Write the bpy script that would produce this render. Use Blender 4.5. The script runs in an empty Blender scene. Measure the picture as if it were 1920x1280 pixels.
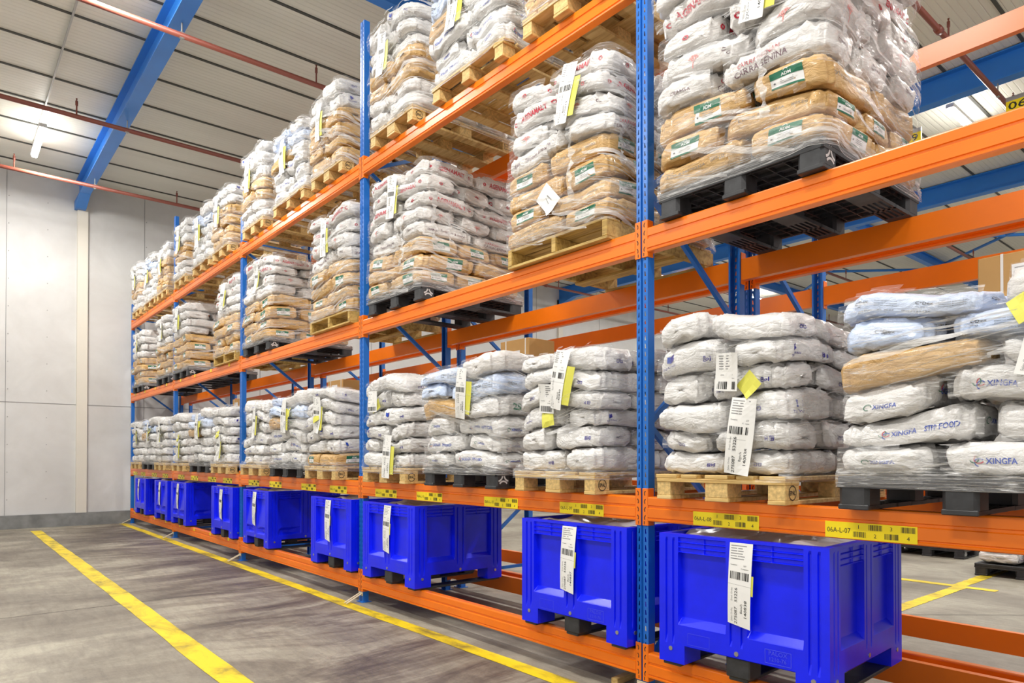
import bpy, math, random
import numpy as np
from mathutils import Vector, Matrix
from mathutils.bvhtree import BVHTree

S = bpy.context.scene
COL = S.collection
R = math.radians
random.seed(7)
NR = np.random.default_rng(7)

# ------------------------------------------------------------------ camera, world, exposure
F_PX, YAW, PITCH, CY = 1284.6, R(39.925), R(0.5795), 844.4
CAM = Vector((-3.3594, 0.0, 1.4924))
fwd = Vector((math.sin(YAW) * math.cos(PITCH), math.cos(YAW) * math.cos(PITCH), math.sin(PITCH)))
rgt = Vector((math.cos(YAW), -math.sin(YAW), 0))
upv = rgt.cross(fwd)
cd = bpy.data.cameras.new('camera'); cam = bpy.data.objects.new('camera', cd); COL.objects.link(cam)
cd.sensor_width = 36; cd.lens = F_PX * 36 / 1920; cd.shift_y = (CY - 640) / 1920; cd.clip_start = 0.05; cd.clip_end = 200
cam.matrix_world = Matrix.Translation(CAM) @ Matrix((rgt, upv, -fwd)).transposed().to_4x4()
S.camera = cam
S.view_settings.view_transform = 'Standard'; S.view_settings.look = 'None'
S.view_settings.exposure = 0.62; S.view_settings.gamma = 1; S.view_settings.use_curve_mapping = False

W = bpy.data.worlds.new('World'); S.world = W; W.use_nodes = True
W.node_tree.nodes['Background'].inputs[0].default_value = (1.0, 0.97, 0.93, 1)
W.node_tree.nodes['Background'].inputs[1].default_value = 0.52  # added soft fill coming in through the open sides of the hall

LAMP_W = 150.0          # watts of one ceiling tube
TUBE_E = 40.0          # emission of the visible tube
# lamps: (x, y, along 'x' or 'y')
LAMPS = [(-2.0, 15.1, 'y'), (-2.0, 9.1, 'y'), (-2.0, 3.1, 'y'), (-2.0, -2.9, 'y'), (-6.5, 1.0, 'y'), (-6.5, 8.0, 'y'),
         (5.2, 12.6, 'y'), (5.2, 6.6, 'y'), (5.2, 0.6, 'y'), (10.1, 3.98, 'x'), (10.1, 9.5, 'x'), (14.57, 12.8, 'y'), (19.6, 13.27, 'x'), (16.5, 4.0, 'x')]
for i, (x, y, ax) in enumerate(LAMPS):
    ld = bpy.data.lights.new('tube_light', 'AREA'); ld.shape = 'RECTANGLE'
    ld.size = 1.45; ld.size_y = 0.12; ld.energy = LAMP_W; ld.color = (1.0, 0.97, 0.92)
    lo = bpy.data.objects.new('tube_light', ld); COL.objects.link(lo)
    lo.location = (x, y, 7.16); lo.rotation_euler = (0, 0, 0 if ax == 'x' else R(90))
    lu = bpy.data.lights.new('ceiling_fill_light', 'AREA'); lu.shape = 'RECTANGLE'; lu.size = 1.45; lu.size_y = 0.12; lu.energy = LAMP_W * 0.035; lu.color = (1.0, 0.97, 0.92)  # added upward fill above the housing, brightens the ceiling
    uo = bpy.data.objects.new('ceiling_fill_light', lu); COL.objects.link(uo); uo.location = (x, y, 7.335); uo.rotation_euler = (R(180), 0, 0 if ax == 'x' else R(90))

# ------------------------------------------------------------------ materials
def node_mat(name):
    m = bpy.data.materials.new(name); m.use_nodes = True
    nt = m.node_tree; return m, nt, nt.nodes['Principled BSDF'], nt.nodes['Material Output']

def ramp(nt, fac, stops):
    r = nt.nodes.new('ShaderNodeValToRGB'); nt.links.new(fac, r.inputs[0])
    el = r.color_ramp.elements
    el[0].position, el[0].color = stops[0][0], (*stops[0][1], 1)
    el[1].position, el[1].color = stops[-1][0], (*stops[-1][1], 1)
    for p, c in stops[1:-1]:
        e = el.new(p); e.color = (*c, 1)
    return r.outputs[0]

def coords(nt, scale=(1, 1, 1), world=False, rot=(0, 0, 0)):
    if world:
        g = nt.nodes.new('ShaderNodeNewGeometry'); out = g.outputs['Position']
    else:
        t = nt.nodes.new('ShaderNodeTexCoord'); out = t.outputs['Object']
    mp = nt.nodes.new('ShaderNodeMapping'); mp.inputs['Scale'].default_value = scale; mp.inputs['Rotation'].default_value = rot
    nt.links.new(out, mp.inputs[0]); return mp.outputs[0]

def noise(nt, vec, scale, detail=4, rough=0.55, dist=0.0):
    n = nt.nodes.new('ShaderNodeTexNoise'); n.inputs['Scale'].default_value = scale
    n.inputs['Detail'].default_value = detail; n.inputs['Roughness'].default_value = rough; n.inputs['Distortion'].default_value = dist
    nt.links.new(vec, n.inputs['Vector']); return n.outputs['Fac']

def bump(nt, b, h, strength, dist=0.01):
    bn = nt.nodes.new('ShaderNodeBump'); bn.inputs['Strength'].default_value = strength; bn.inputs['Distance'].default_value = dist
    nt.links.new(h, bn.inputs['Height']); nt.links.new(bn.outputs[0], b.inputs['Normal'])

def plain(name, col, rough=0.5, metal=0.0, coat=0.0, vary=0.0, vscale=6.0, bumps=0.0, bscale=60.0):
    m, nt, b, o = node_mat(name)
    b.inputs['Base Color'].default_value = (*col, 1); b.inputs['Roughness'].default_value = rough; b.inputs['Metallic'].default_value = metal
    b.inputs['Coat Weight'].default_value = coat; b.inputs['Coat Roughness'].default_value = 0.12
    if vary:
        v = coords(nt)
        f = noise(nt, v, vscale, 5)
        lo = tuple(max(0, c * (1 - vary)) for c in col); hi = tuple(min(1, c * (1 + vary)) for c in col)
        nt.links.new(ramp(nt, f, [(0.3, lo), (0.7, hi)]), b.inputs['Base Color'])
    if bumps:
        bump(nt, b, noise(nt, coords(nt), bscale, 3), bumps, 0.004)
    return m

M = {}
M['orange'] = plain('orange_paint', (0.86, 0.185, 0.004), 0.30, vary=0.06, vscale=3)
M['blue'] = plain('blue_paint', (0.012, 0.145, 0.54), 0.32, vary=0.08, vscale=3)
M['rafter'] = plain('rafter_blue_paint', (0.022, 0.20, 0.66), 0.38, vary=0.06, vscale=2)
M['bin'] = plain('ultramarine_plastic', (0.002, 0.012, 0.90), 0.32, vary=0.10, vscale=5, bumps=0.05, bscale=30)
M['emboss'] = plain('paler_blue_plastic', (0.06, 0.08, 0.85), 0.4)  # paler blue of the embossed lettering and frames
M['black'] = plain('black_plastic', (0.030, 0.031, 0.034), 0.5, vary=0.5, vscale=9, bumps=0.15, bscale=40)
M['dark'] = plain('dark_opening', (0.01, 0.01, 0.012), 0.7)
M['greymark'] = plain('pale_grey_ink', (0.55, 0.55, 0.55), 0.6)
M['paper'] = plain('label_paper', (0.82, 0.82, 0.80), 0.55)
M['ink'] = plain('black_ink', (0.015, 0.015, 0.015), 0.6)
M['greyink'] = plain('grey_ink', (0.25, 0.25, 0.25), 0.6)
M['note'] = plain('yellow_green_note', (0.66, 0.64, 0.09), 0.55)
M['tag'] = plain('yellow_shelf_tag', (0.92, 0.72, 0.005), 0.4)
M['red'] = plain('red_print', (0.50, 0.008, 0.035), 0.55)
M['coral'] = plain('coral_print', (0.80, 0.22, 0.20), 0.55)
M['plum'] = plain('plum_print', (0.10, 0.012, 0.045), 0.55)
M['bluep'] = plain('blue_print', (0.012, 0.06, 0.42), 0.55)
M['navy'] = plain('navy_print', (0.03, 0.02, 0.28), 0.55)
M['greenp'] = plain('green_print', (0.004, 0.14, 0.07), 0.5)
M['whitep'] = plain('white_print', (0.8, 0.8, 0.8), 0.5)
M['pipe'] = plain('red_brown_pipe_paint', (0.22, 0.058, 0.038), 0.42)
M['steel'] = plain('galvanised_steel', (0.42, 0.42, 0.40), 0.4, 0.6)
M['cream'] = plain('cream_paint', (0.60, 0.52, 0.38), 0.45)
M['rivet'] = plain('rivet_metal', (0.5, 0.5, 0.5), 0.3, 0.9)
M['card'] = plain('cardboard', (0.52, 0.30, 0.10), 0.7, vary=0.06)
M['strap'] = plain('white_strap', (0.78, 0.76, 0.70), 0.4)
M['lampbody'] = plain('lamp_housing', (0.7, 0.7, 0.68), 0.4)

def emis(name, col, e):
    m, nt, b, o = node_mat(name)
    b.inputs['Emission Color'].default_value = (*col, 1); b.inputs['Emission Strength'].default_value = e
    return m
M['tube'] = emis('lit_tube', (1, 0.97, 0.92), TUBE_E)

def sack_mat(name, c0, c1, rough, crinkle, coat, weave=0.0):
    m, nt, b, o = node_mat(name)
    oi = nt.nodes.new('ShaderNodeObjectInfo')
    v = coords(nt)
    va = nt.nodes.new('ShaderNodeVectorMath'); va.operation = 'ADD'
    nt.links.new(v, va.inputs[0]); 
    sc = nt.nodes.new('ShaderNodeVectorMath'); sc.operation = 'SCALE'; sc.inputs[0].default_value = (13, 7, 3)
    nt.links.new(oi.outputs['Random'], sc.inputs['Scale']); nt.links.new(sc.outputs[0], va.inputs[1])
    v = va.outputs[0]
    f = noise(nt, v, 4.0, 5, 0.6)
    nt.links.new(ramp(nt, f, [(0.3, c0), (0.68, c1)]), b.inputs['Base Color'])
    b.inputs['Roughness'].default_value = rough
    b.inputs['Coat Weight'].default_value = coat; b.inputs['Coat Roughness'].default_value = 0.16
    mp = nt.nodes.new('ShaderNodeMapping'); mp.inputs['Scale'].default_value = (1, 1, 2.2); nt.links.new(v, mp.inputs[0])
    h1 = noise(nt, mp.outputs[0], 9, 6, 0.62, 1.4)
    vo = nt.nodes.new('ShaderNodeTexVoronoi'); vo.feature = 'DISTANCE_TO_EDGE'; vo.inputs['Scale'].default_value = 11
    nt.links.new(mp.outputs[0], vo.inputs['Vector'])
    ad = nt.nodes.new('ShaderNodeMath'); ad.operation = 'MULTIPLY_ADD'; ad.inputs[1].default_value = 0.6
    nt.links.new(vo.outputs[0], ad.inputs[0]); nt.links.new(h1, ad.inputs[2])
    bump(nt, b, ad.outputs[0], crinkle, 0.03)
    return m
M['white_sack'] = sack_mat('white_woven_sack', (0.66, 0.65, 0.635), (0.78, 0.77, 0.76), 0.40, 0.62, 0.4)
M['malt_sack'] = sack_mat('off_white_paper_sack', (0.63, 0.605, 0.585), (0.75, 0.73, 0.71), 0.46, 0.55, 0.35)
M['blue_sack'] = sack_mat('pale_blue_plastic_sack', (0.50, 0.62, 0.86), (0.66, 0.75, 0.93), 0.35, 0.5, 0.45)
M['brown_sack'] = sack_mat('brown_kraft_paper', (0.50, 0.29, 0.095), (0.66, 0.42, 0.165), 0.50, 0.65, 0.35)

def wood_mat(name, c0, c1, c2):
    m, nt, b, o = node_mat(name)
    oi = nt.nodes.new('ShaderNodeObjectInfo')
    v = coords(nt, (1.2, 9, 9))
    ad = nt.nodes.new('ShaderNodeVectorMath'); ad.operation = 'ADD'; nt.links.new(v, ad.inputs[0])
    cb = nt.nodes.new('ShaderNodeCombineXYZ'); nt.links.new(oi.outputs['Random'], cb.inputs[2])
    s2 = nt.nodes.new('ShaderNodeVectorMath'); s2.operation = 'SCALE'; s2.inputs['Scale'].default_value = 40; nt.links.new(cb.outputs[0], s2.inputs[0])
    nt.links.new(s2.outputs[0], ad.inputs[1])
    f = noise(nt, ad.outputs[0], 3.0, 6, 0.6, 0.6)
    nt.links.new(ramp(nt, f, [(0.28, c0), (0.5, c1), (0.72, c2)]), b.inputs['Base Color'])
    b.inputs['Roughness'].default_value = 0.6
    bump(nt, b, f, 0.25, 0.006)
    return m
M['wood'] = wood_mat('pallet_pine', (0.36, 0.20, 0.055), (0.62, 0.42, 0.15), (0.74, 0.55, 0.25))
M['woodold'] = wood_mat('stained_pallet_pine', (0.20, 0.11, 0.03), (0.52, 0.34, 0.09), (0.64, 0.46, 0.16))
M['chip'] = plain('pressed_chip_block', (0.62, 0.43, 0.17), 0.7, vary=0.3, vscale=45, bumps=0.3, bscale=90)

def film_mat(name, base, streak, scale):
    m, nt, b, o = node_mat(name)
    b.inputs['Base Color'].default_value = (0.92, 0.92, 0.92, 1); b.inputs['Roughness'].default_value = 0.12
    b.inputs['Specular IOR Level'].default_value = 0.8
    tr = nt.nodes.new('ShaderNodeBsdfTransparent'); mx = nt.nodes.new('ShaderNodeMixShader')
    v = coords(nt, (1, 1, 9), world=True, rot=(R(8), R(6), 0))
    f = noise(nt, v, scale, 4, 0.65, 0.3)
    mr = nt.nodes.new('ShaderNodeMapRange'); mr.inputs[1].default_value = 0.52; mr.inputs[2].default_value = 0.72
    mr.inputs[3].default_value = base; mr.inputs[4].default_value = streak  # streaks: milky gathers, with white glints painted in as opacity
    nt.links.new(f, mr.inputs[0]); nt.links.new(mr.outputs[0], mx.inputs[0])
    nt.links.new(tr.outputs[0], mx.inputs[1]); nt.links.new(b.outputs[0], mx.inputs[2]); nt.links.new(mx.outputs[0], o.inputs[0])
    v2 = coords(nt, (1, 1, 5), world=True, rot=(R(10), R(-5), 0))
    bump(nt, b, noise(nt, v2, 12, 5, 0.6, 0.8), 0.6, 0.03)
    return m
M['film'] = film_mat('clear_stretch_film', 0.10, 0.62, 7.0)
M['filmstrip'] = film_mat('gathered_stretch_film', 0.40, 0.85, 9.0)
M['liner'] = plain('grey_liner_plastic', (0.74, 0.73, 0.78), 0.22, coat=0.3)

# concrete floor
def floor_mat():
    m, nt, b, o = node_mat('worn_concrete')
    v = coords(nt, world=True)
    big = noise(nt, v, 0.55, 6, 0.62, 0.5)
    c1 = ramp(nt, big, [(0.34, (0.155, 0.132, 0.105)), (0.47, (0.25, 0.225, 0.18)), (0.62, (0.37, 0.345, 0.28))])
    v2 = coords(nt, (0.5, 1.5, 1), world=True, rot=(0, 0, R(8)))
    st = noise(nt, v2, 0.9, 9, 0.72, 1.2)
    msk = ramp(nt, st, [(0.42, (1.05, 1.03, 1.0)), (0.52, (0.60, 0.54, 0.51)), (0.62, (0.30, 0.25, 0.25))])
    mul = nt.nodes.new('ShaderNodeMix'); mul.data_type = 'RGBA'; mul.blend_type = 'MULTIPLY'
    # wear is heaviest where lift trucks turn in the aisle beside the rack
    g = nt.nodes.new('ShaderNodeNewGeometry'); sp = nt.nodes.new('ShaderNodeSeparateXYZ'); nt.links.new(g.outputs['Position'], sp.inputs[0])
    mr = nt.nodes.new('ShaderNodeMapRange'); mr.interpolation_type = 'SMOOTHSTEP'
    mr.inputs[1].default_value = -2.2; mr.inputs[2].default_value = -0.9; mr.inputs[3].default_value = 0.45; mr.inputs[4].default_value = 1.0
    nt.links.new(sp.outputs[0], mr.inputs[0])
    mr2 = nt.nodes.new('ShaderNodeMapRange'); mr2.interpolation_type = 'SMOOTHSTEP'
    mr2.inputs[1].default_value = -0.30; mr2.inputs[2].default_value = -0.12; mr2.inputs[3].default_value = 1.0; mr2.inputs[4].default_value = 0.12
    nt.links.new(sp.outputs[0], mr2.inputs[0])
    mm = nt.nodes.new('ShaderNodeMath'); mm.operation = 'MULTIPLY'; nt.links.new(mr.outputs[0], mm.inputs[0]); nt.links.new(mr2.outputs[0], mm.inputs[1])
    nt.links.new(mm.outputs[0], mul.inputs[0]); nt.links.new(c1, mul.inputs[6]); nt.links.new(msk, mul.inputs[7])
    fine = noise(nt, v, 60, 4, 0.7)
    mul2 = nt.nodes.new('ShaderNodeMix'); mul2.data_type = 'RGBA'; mul2.blend_type = 'MULTIPLY'; mul2.inputs[0].default_value = 0.5
    nt.links.new(mul.outputs[2], mul2.inputs[6]); nt.links.new(ramp(nt, fine, [(0.3, (0.7, 0.7, 0.7)), (0.7, (1.1, 1.1, 1.1))]), mul2.inputs[7])
    v3 = coords(nt, (2.5, 0.5, 1), world=True, rot=(0, 0, R(-20)))
    scr = noise(nt, v3, 6, 5, 0.7, 0.6)
    mul3 = nt.nodes.new('ShaderNodeMix'); mul3.data_type = 'RGBA'; mul3.blend_type = 'MULTIPLY'; mul3.inputs[0].default_value = 0.6
    nt.links.new(mul2.outputs[2], mul3.inputs[6]); nt.links.new(ramp(nt, scr, [(0.35, (0.72, 0.71, 0.70)), (0.6, (1.12, 1.12, 1.1))]), mul3.inputs[7])
    nt.links.new(mul3.outputs[2], b.inputs['Base Color'])
    b.inputs['Roughness'].default_value = 0.55
    bump(nt, b, fine, 0.12, 0.004)
    return m
M['floor'] = floor_mat()

def line_mat():
    m, nt, b, o = node_mat('worn_yellow_floor_paint')
    v = coords(nt, (1.5, 0.8, 1), world=True)
    f = noise(nt, v, 2.2, 7, 0.7, 0.5)
    c = ramp(nt, f, [(0.34, (0.24, 0.18, 0.03)), (0.45, (0.58, 0.43, 0.012)), (0.56, (0.80, 0.60, 0.008))])
    nt.links.new(c, b.inputs['Base Color']); b.inputs['Roughness'].default_value = 0.5
    return m
M['line'] = line_mat()

def wall_mat():
    m, nt, b, o = node_mat('white_wall_panel')
    v = coords(nt, world=True)
    f = noise(nt, v, 1.1, 6, 0.6, 0.4)
    nt.links.new(ramp(nt, f, [(0.3, (0.56, 0.55, 0.535)), (0.7, (0.66, 0.655, 0.645))]), b.inputs['Base Color'])
    b.inputs['Roughness'].default_value = 0.5
    bump(nt, b, noise(nt, v, 160, 2), 0.08, 0.003)
    return m
M['wall'] = wall_mat()
M['curb'] = plain('grey_concrete_curb', (0.20, 0.205, 0.20), 0.7, vary=0.25, vscale=4)
M['pilaster'] = plain('cream_pilaster', (0.70, 0.66, 0.58), 0.6)
M['joint'] = plain('dark_panel_joint', (0.07, 0.07, 0.06), 0.7)

def ceiling_mat():
    m, nt, b, o = node_mat('ribbed_roof_sheet')
    g = nt.nodes.new('ShaderNodeNewGeometry'); sp = nt.nodes.new('ShaderNodeSeparateXYZ'); nt.links.new(g.outputs['Position'], sp.inputs[0])
    def wave(per, shift=0.0):
        a = nt.nodes.new('ShaderNodeMath'); a.operation = 'MULTIPLY_ADD'; a.inputs[1].default_value = 1 / per; a.inputs[2].default_value = shift
        nt.links.new(sp.outputs[1], a.inputs[0])
        fr = nt.nodes.new('ShaderNodeMath'); fr.operation = 'FRACT'; nt.links.new(a.outputs[0], fr.inputs[0])
        pp = nt.nodes.new('ShaderNodeMath'); pp.operation = 'PINGPONG'; pp.inputs[1].default_value = 0.5; nt.links.new(fr.outputs[0], pp.inputs[0])
        mr = nt.nodes.new('ShaderNodeMapRange'); mr.inputs[1].default_value = 0.04; mr.inputs[2].default_value = 0.10; nt.links.new(pp.outputs[0], mr.inputs[0])
        return mr.outputs[0]
    w = wave(0.0925)
    v = coords(nt, (0.3, 2, 1), world=True)
    f = noise(nt, v, 1.2, 5)
    nt.links.new(ramp(nt, f, [(0.3, (0.70, 0.69, 0.60)), (0.7, (0.78, 0.77, 0.68))]), b.inputs['Base Color'])
    b.inputs['Roughness'].default_value = 0.42
    bump(nt, b, w, 0.55, 0.012)
    return m
M['ceiling'] = ceiling_mat()

# ------------------------------------------------------------------ mesh helpers
class MB:
    def __init__(s): s.v = []; s.f = []; s.m = []
    def add(s, verts, faces, mi=0):
        b = len(s.v); s.v.extend([tuple(p) for p in verts]); s.f.extend([tuple(i + b for i in q) for q in faces]); s.m.extend([mi] * len(faces)); return s
    def box(s, x0, y0, z0, x1, y1, z1, mi=0):
        return s.add([(x0, y0, z0), (x1, y0, z0), (x1, y1, z0), (x0, y1, z0), (x0, y0, z1), (x1, y0, z1), (x1, y1, z1), (x0, y1, z1)],
                     [(0, 3, 2, 1), (4, 5, 6, 7), (0, 1, 5, 4), (1, 2, 6, 5), (2, 3, 7, 6), (3, 0, 4, 7)], mi)
    def bbox(s, x0, y0, z0, x1, y1, z1, c=0.004, mi=0):
        # box with chamfered edges
        xs, ys, zs = (x0, x1), (y0, y1), (z0, z1); P = []; idx = {}
        for ix in (0, 1):
            for iy in (0, 1):
                for iz in (0, 1):
                    sx, sy, sz = (c if ix == 0 else -c), (c if iy == 0 else -c), (c if iz == 0 else -c)
                    for a, d in enumerate(((0, sy, sz), (sx, 0, sz), (sx, sy, 0))):
                        idx[ix, iy, iz, a] = len(P); P.append((xs[ix] + d[0], ys[iy] + d[1], zs[iz] + d[2]))
        F = []
        for i in (0, 1):
            q = [idx[i, 0, 0, 0], idx[i, 1, 0, 0], idx[i, 1, 1, 0], idx[i, 0, 1, 0]]; F.append(q if i else q[::-1])
            q = [idx[0, i, 0, 1], idx[0, i, 1, 1], idx[1, i, 1, 1], idx[1, i, 0, 1]]; F.append(q if i else q[::-1])
            q = [idx[0, 0, i, 2], idx[1, 0, i, 2], idx[1, 1, i, 2], idx[0, 1, i, 2]]; F.append(q if i else q[::-1])
        for i in (0, 1):
            for j in (0, 1):
                F.append([idx[0, i, j, 1], idx[1, i, j, 1], idx[1, i, j, 2], idx[0, i, j, 2]])
                F.append([idx[i, 0, j, 0], idx[i, 1, j, 0], idx[i, 1, j, 2], idx[i, 0, j, 2]])
                F.append([idx[i, j, 0, 0], idx[i, j, 1, 0], idx[i, j, 1, 1], idx[i, j, 0, 1]])
        for i in (0, 1):
            for j in (0, 1):
                for k in (0, 1): F.append([idx[i, j, k, 0], idx[i, j, k, 1], idx[i, j, k, 2]])
        return s.add(P, F, mi)
    def prism(s, prof, a, b, axis='y', mi=0, closed=True, caps=True):
        # prof: (p,q) points; axis y -> (x,z), axis z -> (x,y), axis x -> (y,z)
        def P(p, t):
            return {'y': (p[0], t, p[1]), 'z': (p[0], p[1], t), 'x': (t, p[0], p[1])}[axis]
        n = len(prof); V = [P(p, a) for p in prof] + [P(p, b) for p in prof]
        F = [(i, (i + 1) % n, n + (i + 1) % n, n + i) for i in range(n if closed else n - 1)]
        if closed and caps: F += [tuple(range(n))[::-1], tuple(range(n, 2 * n))]
        return s.add(V, F, mi)
    def bar(s, p, q, w, h, up=(0, 0, 1), mi=0):
        p, q = Vector(p), Vector(q); d = (q - p).normalized(); u = Vector(up); sd = d.cross(u).normalized(); u = sd.cross(d)
        V = []
        for e in (p, q):
            for a, c in ((-1, -1), (1, -1), (1, 1), (-1, 1)): V.append(e + sd * a * w / 2 + u * c * h / 2)
        return s.add(V, [(0, 1, 2, 3), (7, 6, 5, 4), (0, 4, 5, 1), (1, 5, 6, 2), (2, 6, 7, 3), (3, 7, 4, 0)], mi)
    def tube(s, pts, r, n=12, mi=0, cap=True):
        pts = [Vector(p) for p in pts]; V = []; F = []
        for k, p in enumerate(pts):
            d = (pts[min(k + 1, len(pts) - 1)] - pts[max(k - 1, 0)]).normalized()
            a = d.orthogonal().normalized() if abs(d.z) > 0.9 else d.cross(Vector((0, 0, 1))).normalized(); b2 = d.cross(a)
            rr = r[k] if isinstance(r, (list, tuple)) else r
            for i in range(n):
                t = 2 * math.pi * i / n; V.append(p + a * math.cos(t) * rr + b2 * math.sin(t) * rr)
        for k in range(len(pts) - 1):
            for i in range(n): F.append((k * n + i, k * n + (i + 1) % n, (k + 1) * n + (i + 1) % n, (k + 1) * n + i))
        if cap: F += [tuple(range(n))[::-1], tuple(range((len(pts) - 1) * n, len(pts) * n))]
        return s.add(V, F, mi)
    def mesh(s, name, mats, smooth=False):
        me = bpy.data.meshes.new(name); me.from_pydata(s.v, [], s.f)
        for m in (mats if isinstance(mats, (list, tuple)) else [mats]): me.materials.append(M[m] if isinstance(m, str) else m)
        me.polygons.foreach_set('material_index', s.m)
        if smooth: me.polygons.foreach_set('use_smooth', [True] * len(me.polygons))
        me.update(); return me

def link(name, me, parent=None, loc=(0, 0, 0), rot=(0, 0, 0), label=None, cat=None, group=None, kind=None):
    o = bpy.data.objects.new(name, me); COL.objects.link(o)
    o.location = loc; o.rotation_euler = rot
    if parent is not None: o.parent = parent
    return tag(o, label, cat, group, kind)
def tag(o, label=None, cat=None, group=None, kind=None):
    if label: o['label'] = label
    if cat: o['category'] = cat
    if group: o['group'] = group
    if kind: o['kind'] = kind
    return o
def empty(name, loc=(0, 0, 0), rotz=0, label=None, cat=None, group=None):
    return link(name, None, None, loc, (0, 0, rotz), label, cat, group)
def copy_thing(src, label, loc, rotz=None):
    c = src.copy(); COL.objects.link(c); c['label'] = label; c.location = loc
    if rotz is not None: c.rotation_euler = (0, 0, rotz)
    for ch in src.children:
        k = ch.copy(); COL.objects.link(k); k.parent = c
        for g in ch.children:
            q = g.copy(); COL.objects.link(q); q.parent = k
    return c

# ------------------------------------------------------------------ flat ink: text, bars, strokes laid on a surface by a mapping
_T = {}
def text2d(t, bold=0.0):
    key = (t, bold)
    if key not in _T:
        c = bpy.data.curves.new('lettering', 'FONT'); c.body = t; c.size = 1.0; c.resolution_u = 2; c.offset = bold; c.fill_mode = 'FRONT'
        o = bpy.data.objects.new('lettering', c); COL.objects.link(o)
        me = o.to_mesh(); 
        V = np.array([v.co[:2] for v in me.vertices]).reshape(-1, 2); F = [tuple(p.vertices) for p in me.polygons]
        o.to_mesh_clear(); bpy.data.objects.remove(o); bpy.data.curves.remove(c)
        lo, hi = V.min(0), V.max(0); _T[key] = (V - lo, F, (hi - lo))
    return _T[key]
class Ink:
    def __init__(s): s.v = []; s.f = []; s.m = []; s.lay = []
    def _add(s, V, F, mat, lay):
        b = len(s.v); s.v.extend([tuple(p) for p in V]); s.lay.extend([lay] * len(V)); s.f.extend([tuple(i + b for i in q) for q in F]); s.m.extend([mat] * len(F))
    def text(s, t, x, y, h, mat, rot=0, width=None, bold=0.0, lay=2):
        V, F, sz = text2d(t, bold); k = h / sz[1]; kx = k if width is None else width / sz[0]
        V = V * np.array([kx, k])
        if rot: V = np.stack([-V[:, 1], V[:, 0]], 1)    # reads upwards
        s._add(V + np.array([x, y]), F, mat, lay)
    def rect(s, x0, y0, x1, y1, mat, nx=1, ny=1, lay=1):
        V = [(x0 + (x1 - x0) * i / nx, y0 + (y1 - y0) * j / ny) for j in range(ny + 1) for i in range(nx + 1)]
        F = [(j * (nx + 1) + i, j * (nx + 1) + i + 1, (j + 1) * (nx + 1) + i + 1, (j + 1) * (nx + 1) + i) for j in range(ny) for i in range(nx)]
        s._add(V, F, mat, lay)
    def stroke(s, pts, w, mat, lay=2):
        for (a, b), (c, d) in zip(pts[:-1], pts[1:]):
            L = math.hypot(c - a, d - b) or 1e-6; nx, ny = -(d - b) / L * w / 2, (c - a) / L * w / 2
            s._add([(a - nx, b - ny), (c - nx, d - ny), (c + nx, d + ny), (a + nx, b + ny)], [(0, 1, 2, 3)], mat, lay)
    def arc(s, x, y, r, a0, a1, w, mat, n=14, lay=2):
        s.stroke([(x + r * math.cos(a0 + (a1 - a0) * i / n), y + r * math.sin(a0 + (a1 - a0) * i / n)) for i in range(n + 1)], w, mat, lay)
    def bars(s, x0, y0, x1, y1, mat, seed=1, lay=2):
        rn = random.Random(seed); x = x0
        while x < x1 - 0.0012:
            w = rn.choice([0.0016, 0.0016, 0.003, 0.0042]) * (x1 - x0) / 0.07; s.rect(x, y0, min(x + w, x1), y1, mat, lay=lay); x += w + rn.choice([0.0014, 0.0022, 0.003]) * (x1 - x0) / 0.07
    def place(s, mb, fn, mats):
        V = [fn(p[0], p[1], l) for p, l in zip(s.v, s.lay)]
        b = len(mb.v); mb.v.extend(V)
        for q, m in zip(s.f, s.m): mb.f.append(tuple(i + b for i in q)); mb.m.append(mats.index(m))

# ------------------------------------------------------------------ room shell
def plane_box(name, lo, hi, mat, **k):
    return link(name, MB().box(*lo, *hi).mesh(name, mat), **k)
ST = dict(kind='structure')
plane_box('floor', (-9, -5, -0.1), (26, 17.75, 0), 'floor', label='worn grey concrete warehouse floor', **ST)
plane_box('ceiling', (-9, -5, 7.55), (26, 17.75, 7.7), 'ceiling', label='cream ribbed sheet metal ceiling', **ST)
plane_box('wall_end', (-9, 17.75, -0.1), (26, 18.0, 7.7), 'wall', label='white panelled end wall of the warehouse', **ST)
plane_box('wall_side', (26, -5, -0.1), (26.2, 18.0, 7.7), 'wall', label='white far side wall beyond the racks', **ST)
plane_box('baseboard_end', (-9, 17.63, 0), (26, 17.75, 0.28), 'curb', label='grey concrete curb along the end wall', **ST)
mb = MB()
for x in (-2.3, 0.3, 3.0, 6.2, 9.4, 12.6, 15.8, 19.0, 22.2): mb.box(x - 0.004, 17.742, 0.28, x + 0.004, 17.75, 7.55)
mb.box(-9, 17.743, 2.655, 26, 17.75, 2.663)
for x in (-2.3, -1.62, 0.3):
    for k in range(12): mb.box(x + 0.03, 17.74, 0.6 + k * 0.58, x + 0.045, 17.75, 0.615 + k * 0.58)
link('trim_1', mb.mesh('seams', 'greyink'), label='thin panel seams and fixings on the end wall', **ST)
for n, x in enumerate((-0.945, 13.7)):
    link('trim_%d' % (n + 2), MB().box(x - 0.1, 17.66, 0.28, x + 0.1, 17.75, 7.12).mesh('pilaster', 'pilaster'), label='cream pilaster on the end wall under a rafter', **ST)
mb = MB()
y = 17.1
while y > -4.5:
    mb.box(-9, y - 0.022, 7.535, 26, y + 0.022, 7.55); y -= 1.02
link('trim_4', mb.mesh('joints', 'joint'), label='dark joints between the ceiling sheets', **ST)
mb = MB(); mb.box(-9, 7.915 - 0.004, 0, -0.05, 7.915 + 0.004, 0.0012); mb.box(3.4, 2.2, 0, 3.41, 2.21, 0.001)
link('trim_5', mb.mesh('floor_joint', 'joint'), label='thin saw cut joint across the floor', **ST)
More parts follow.
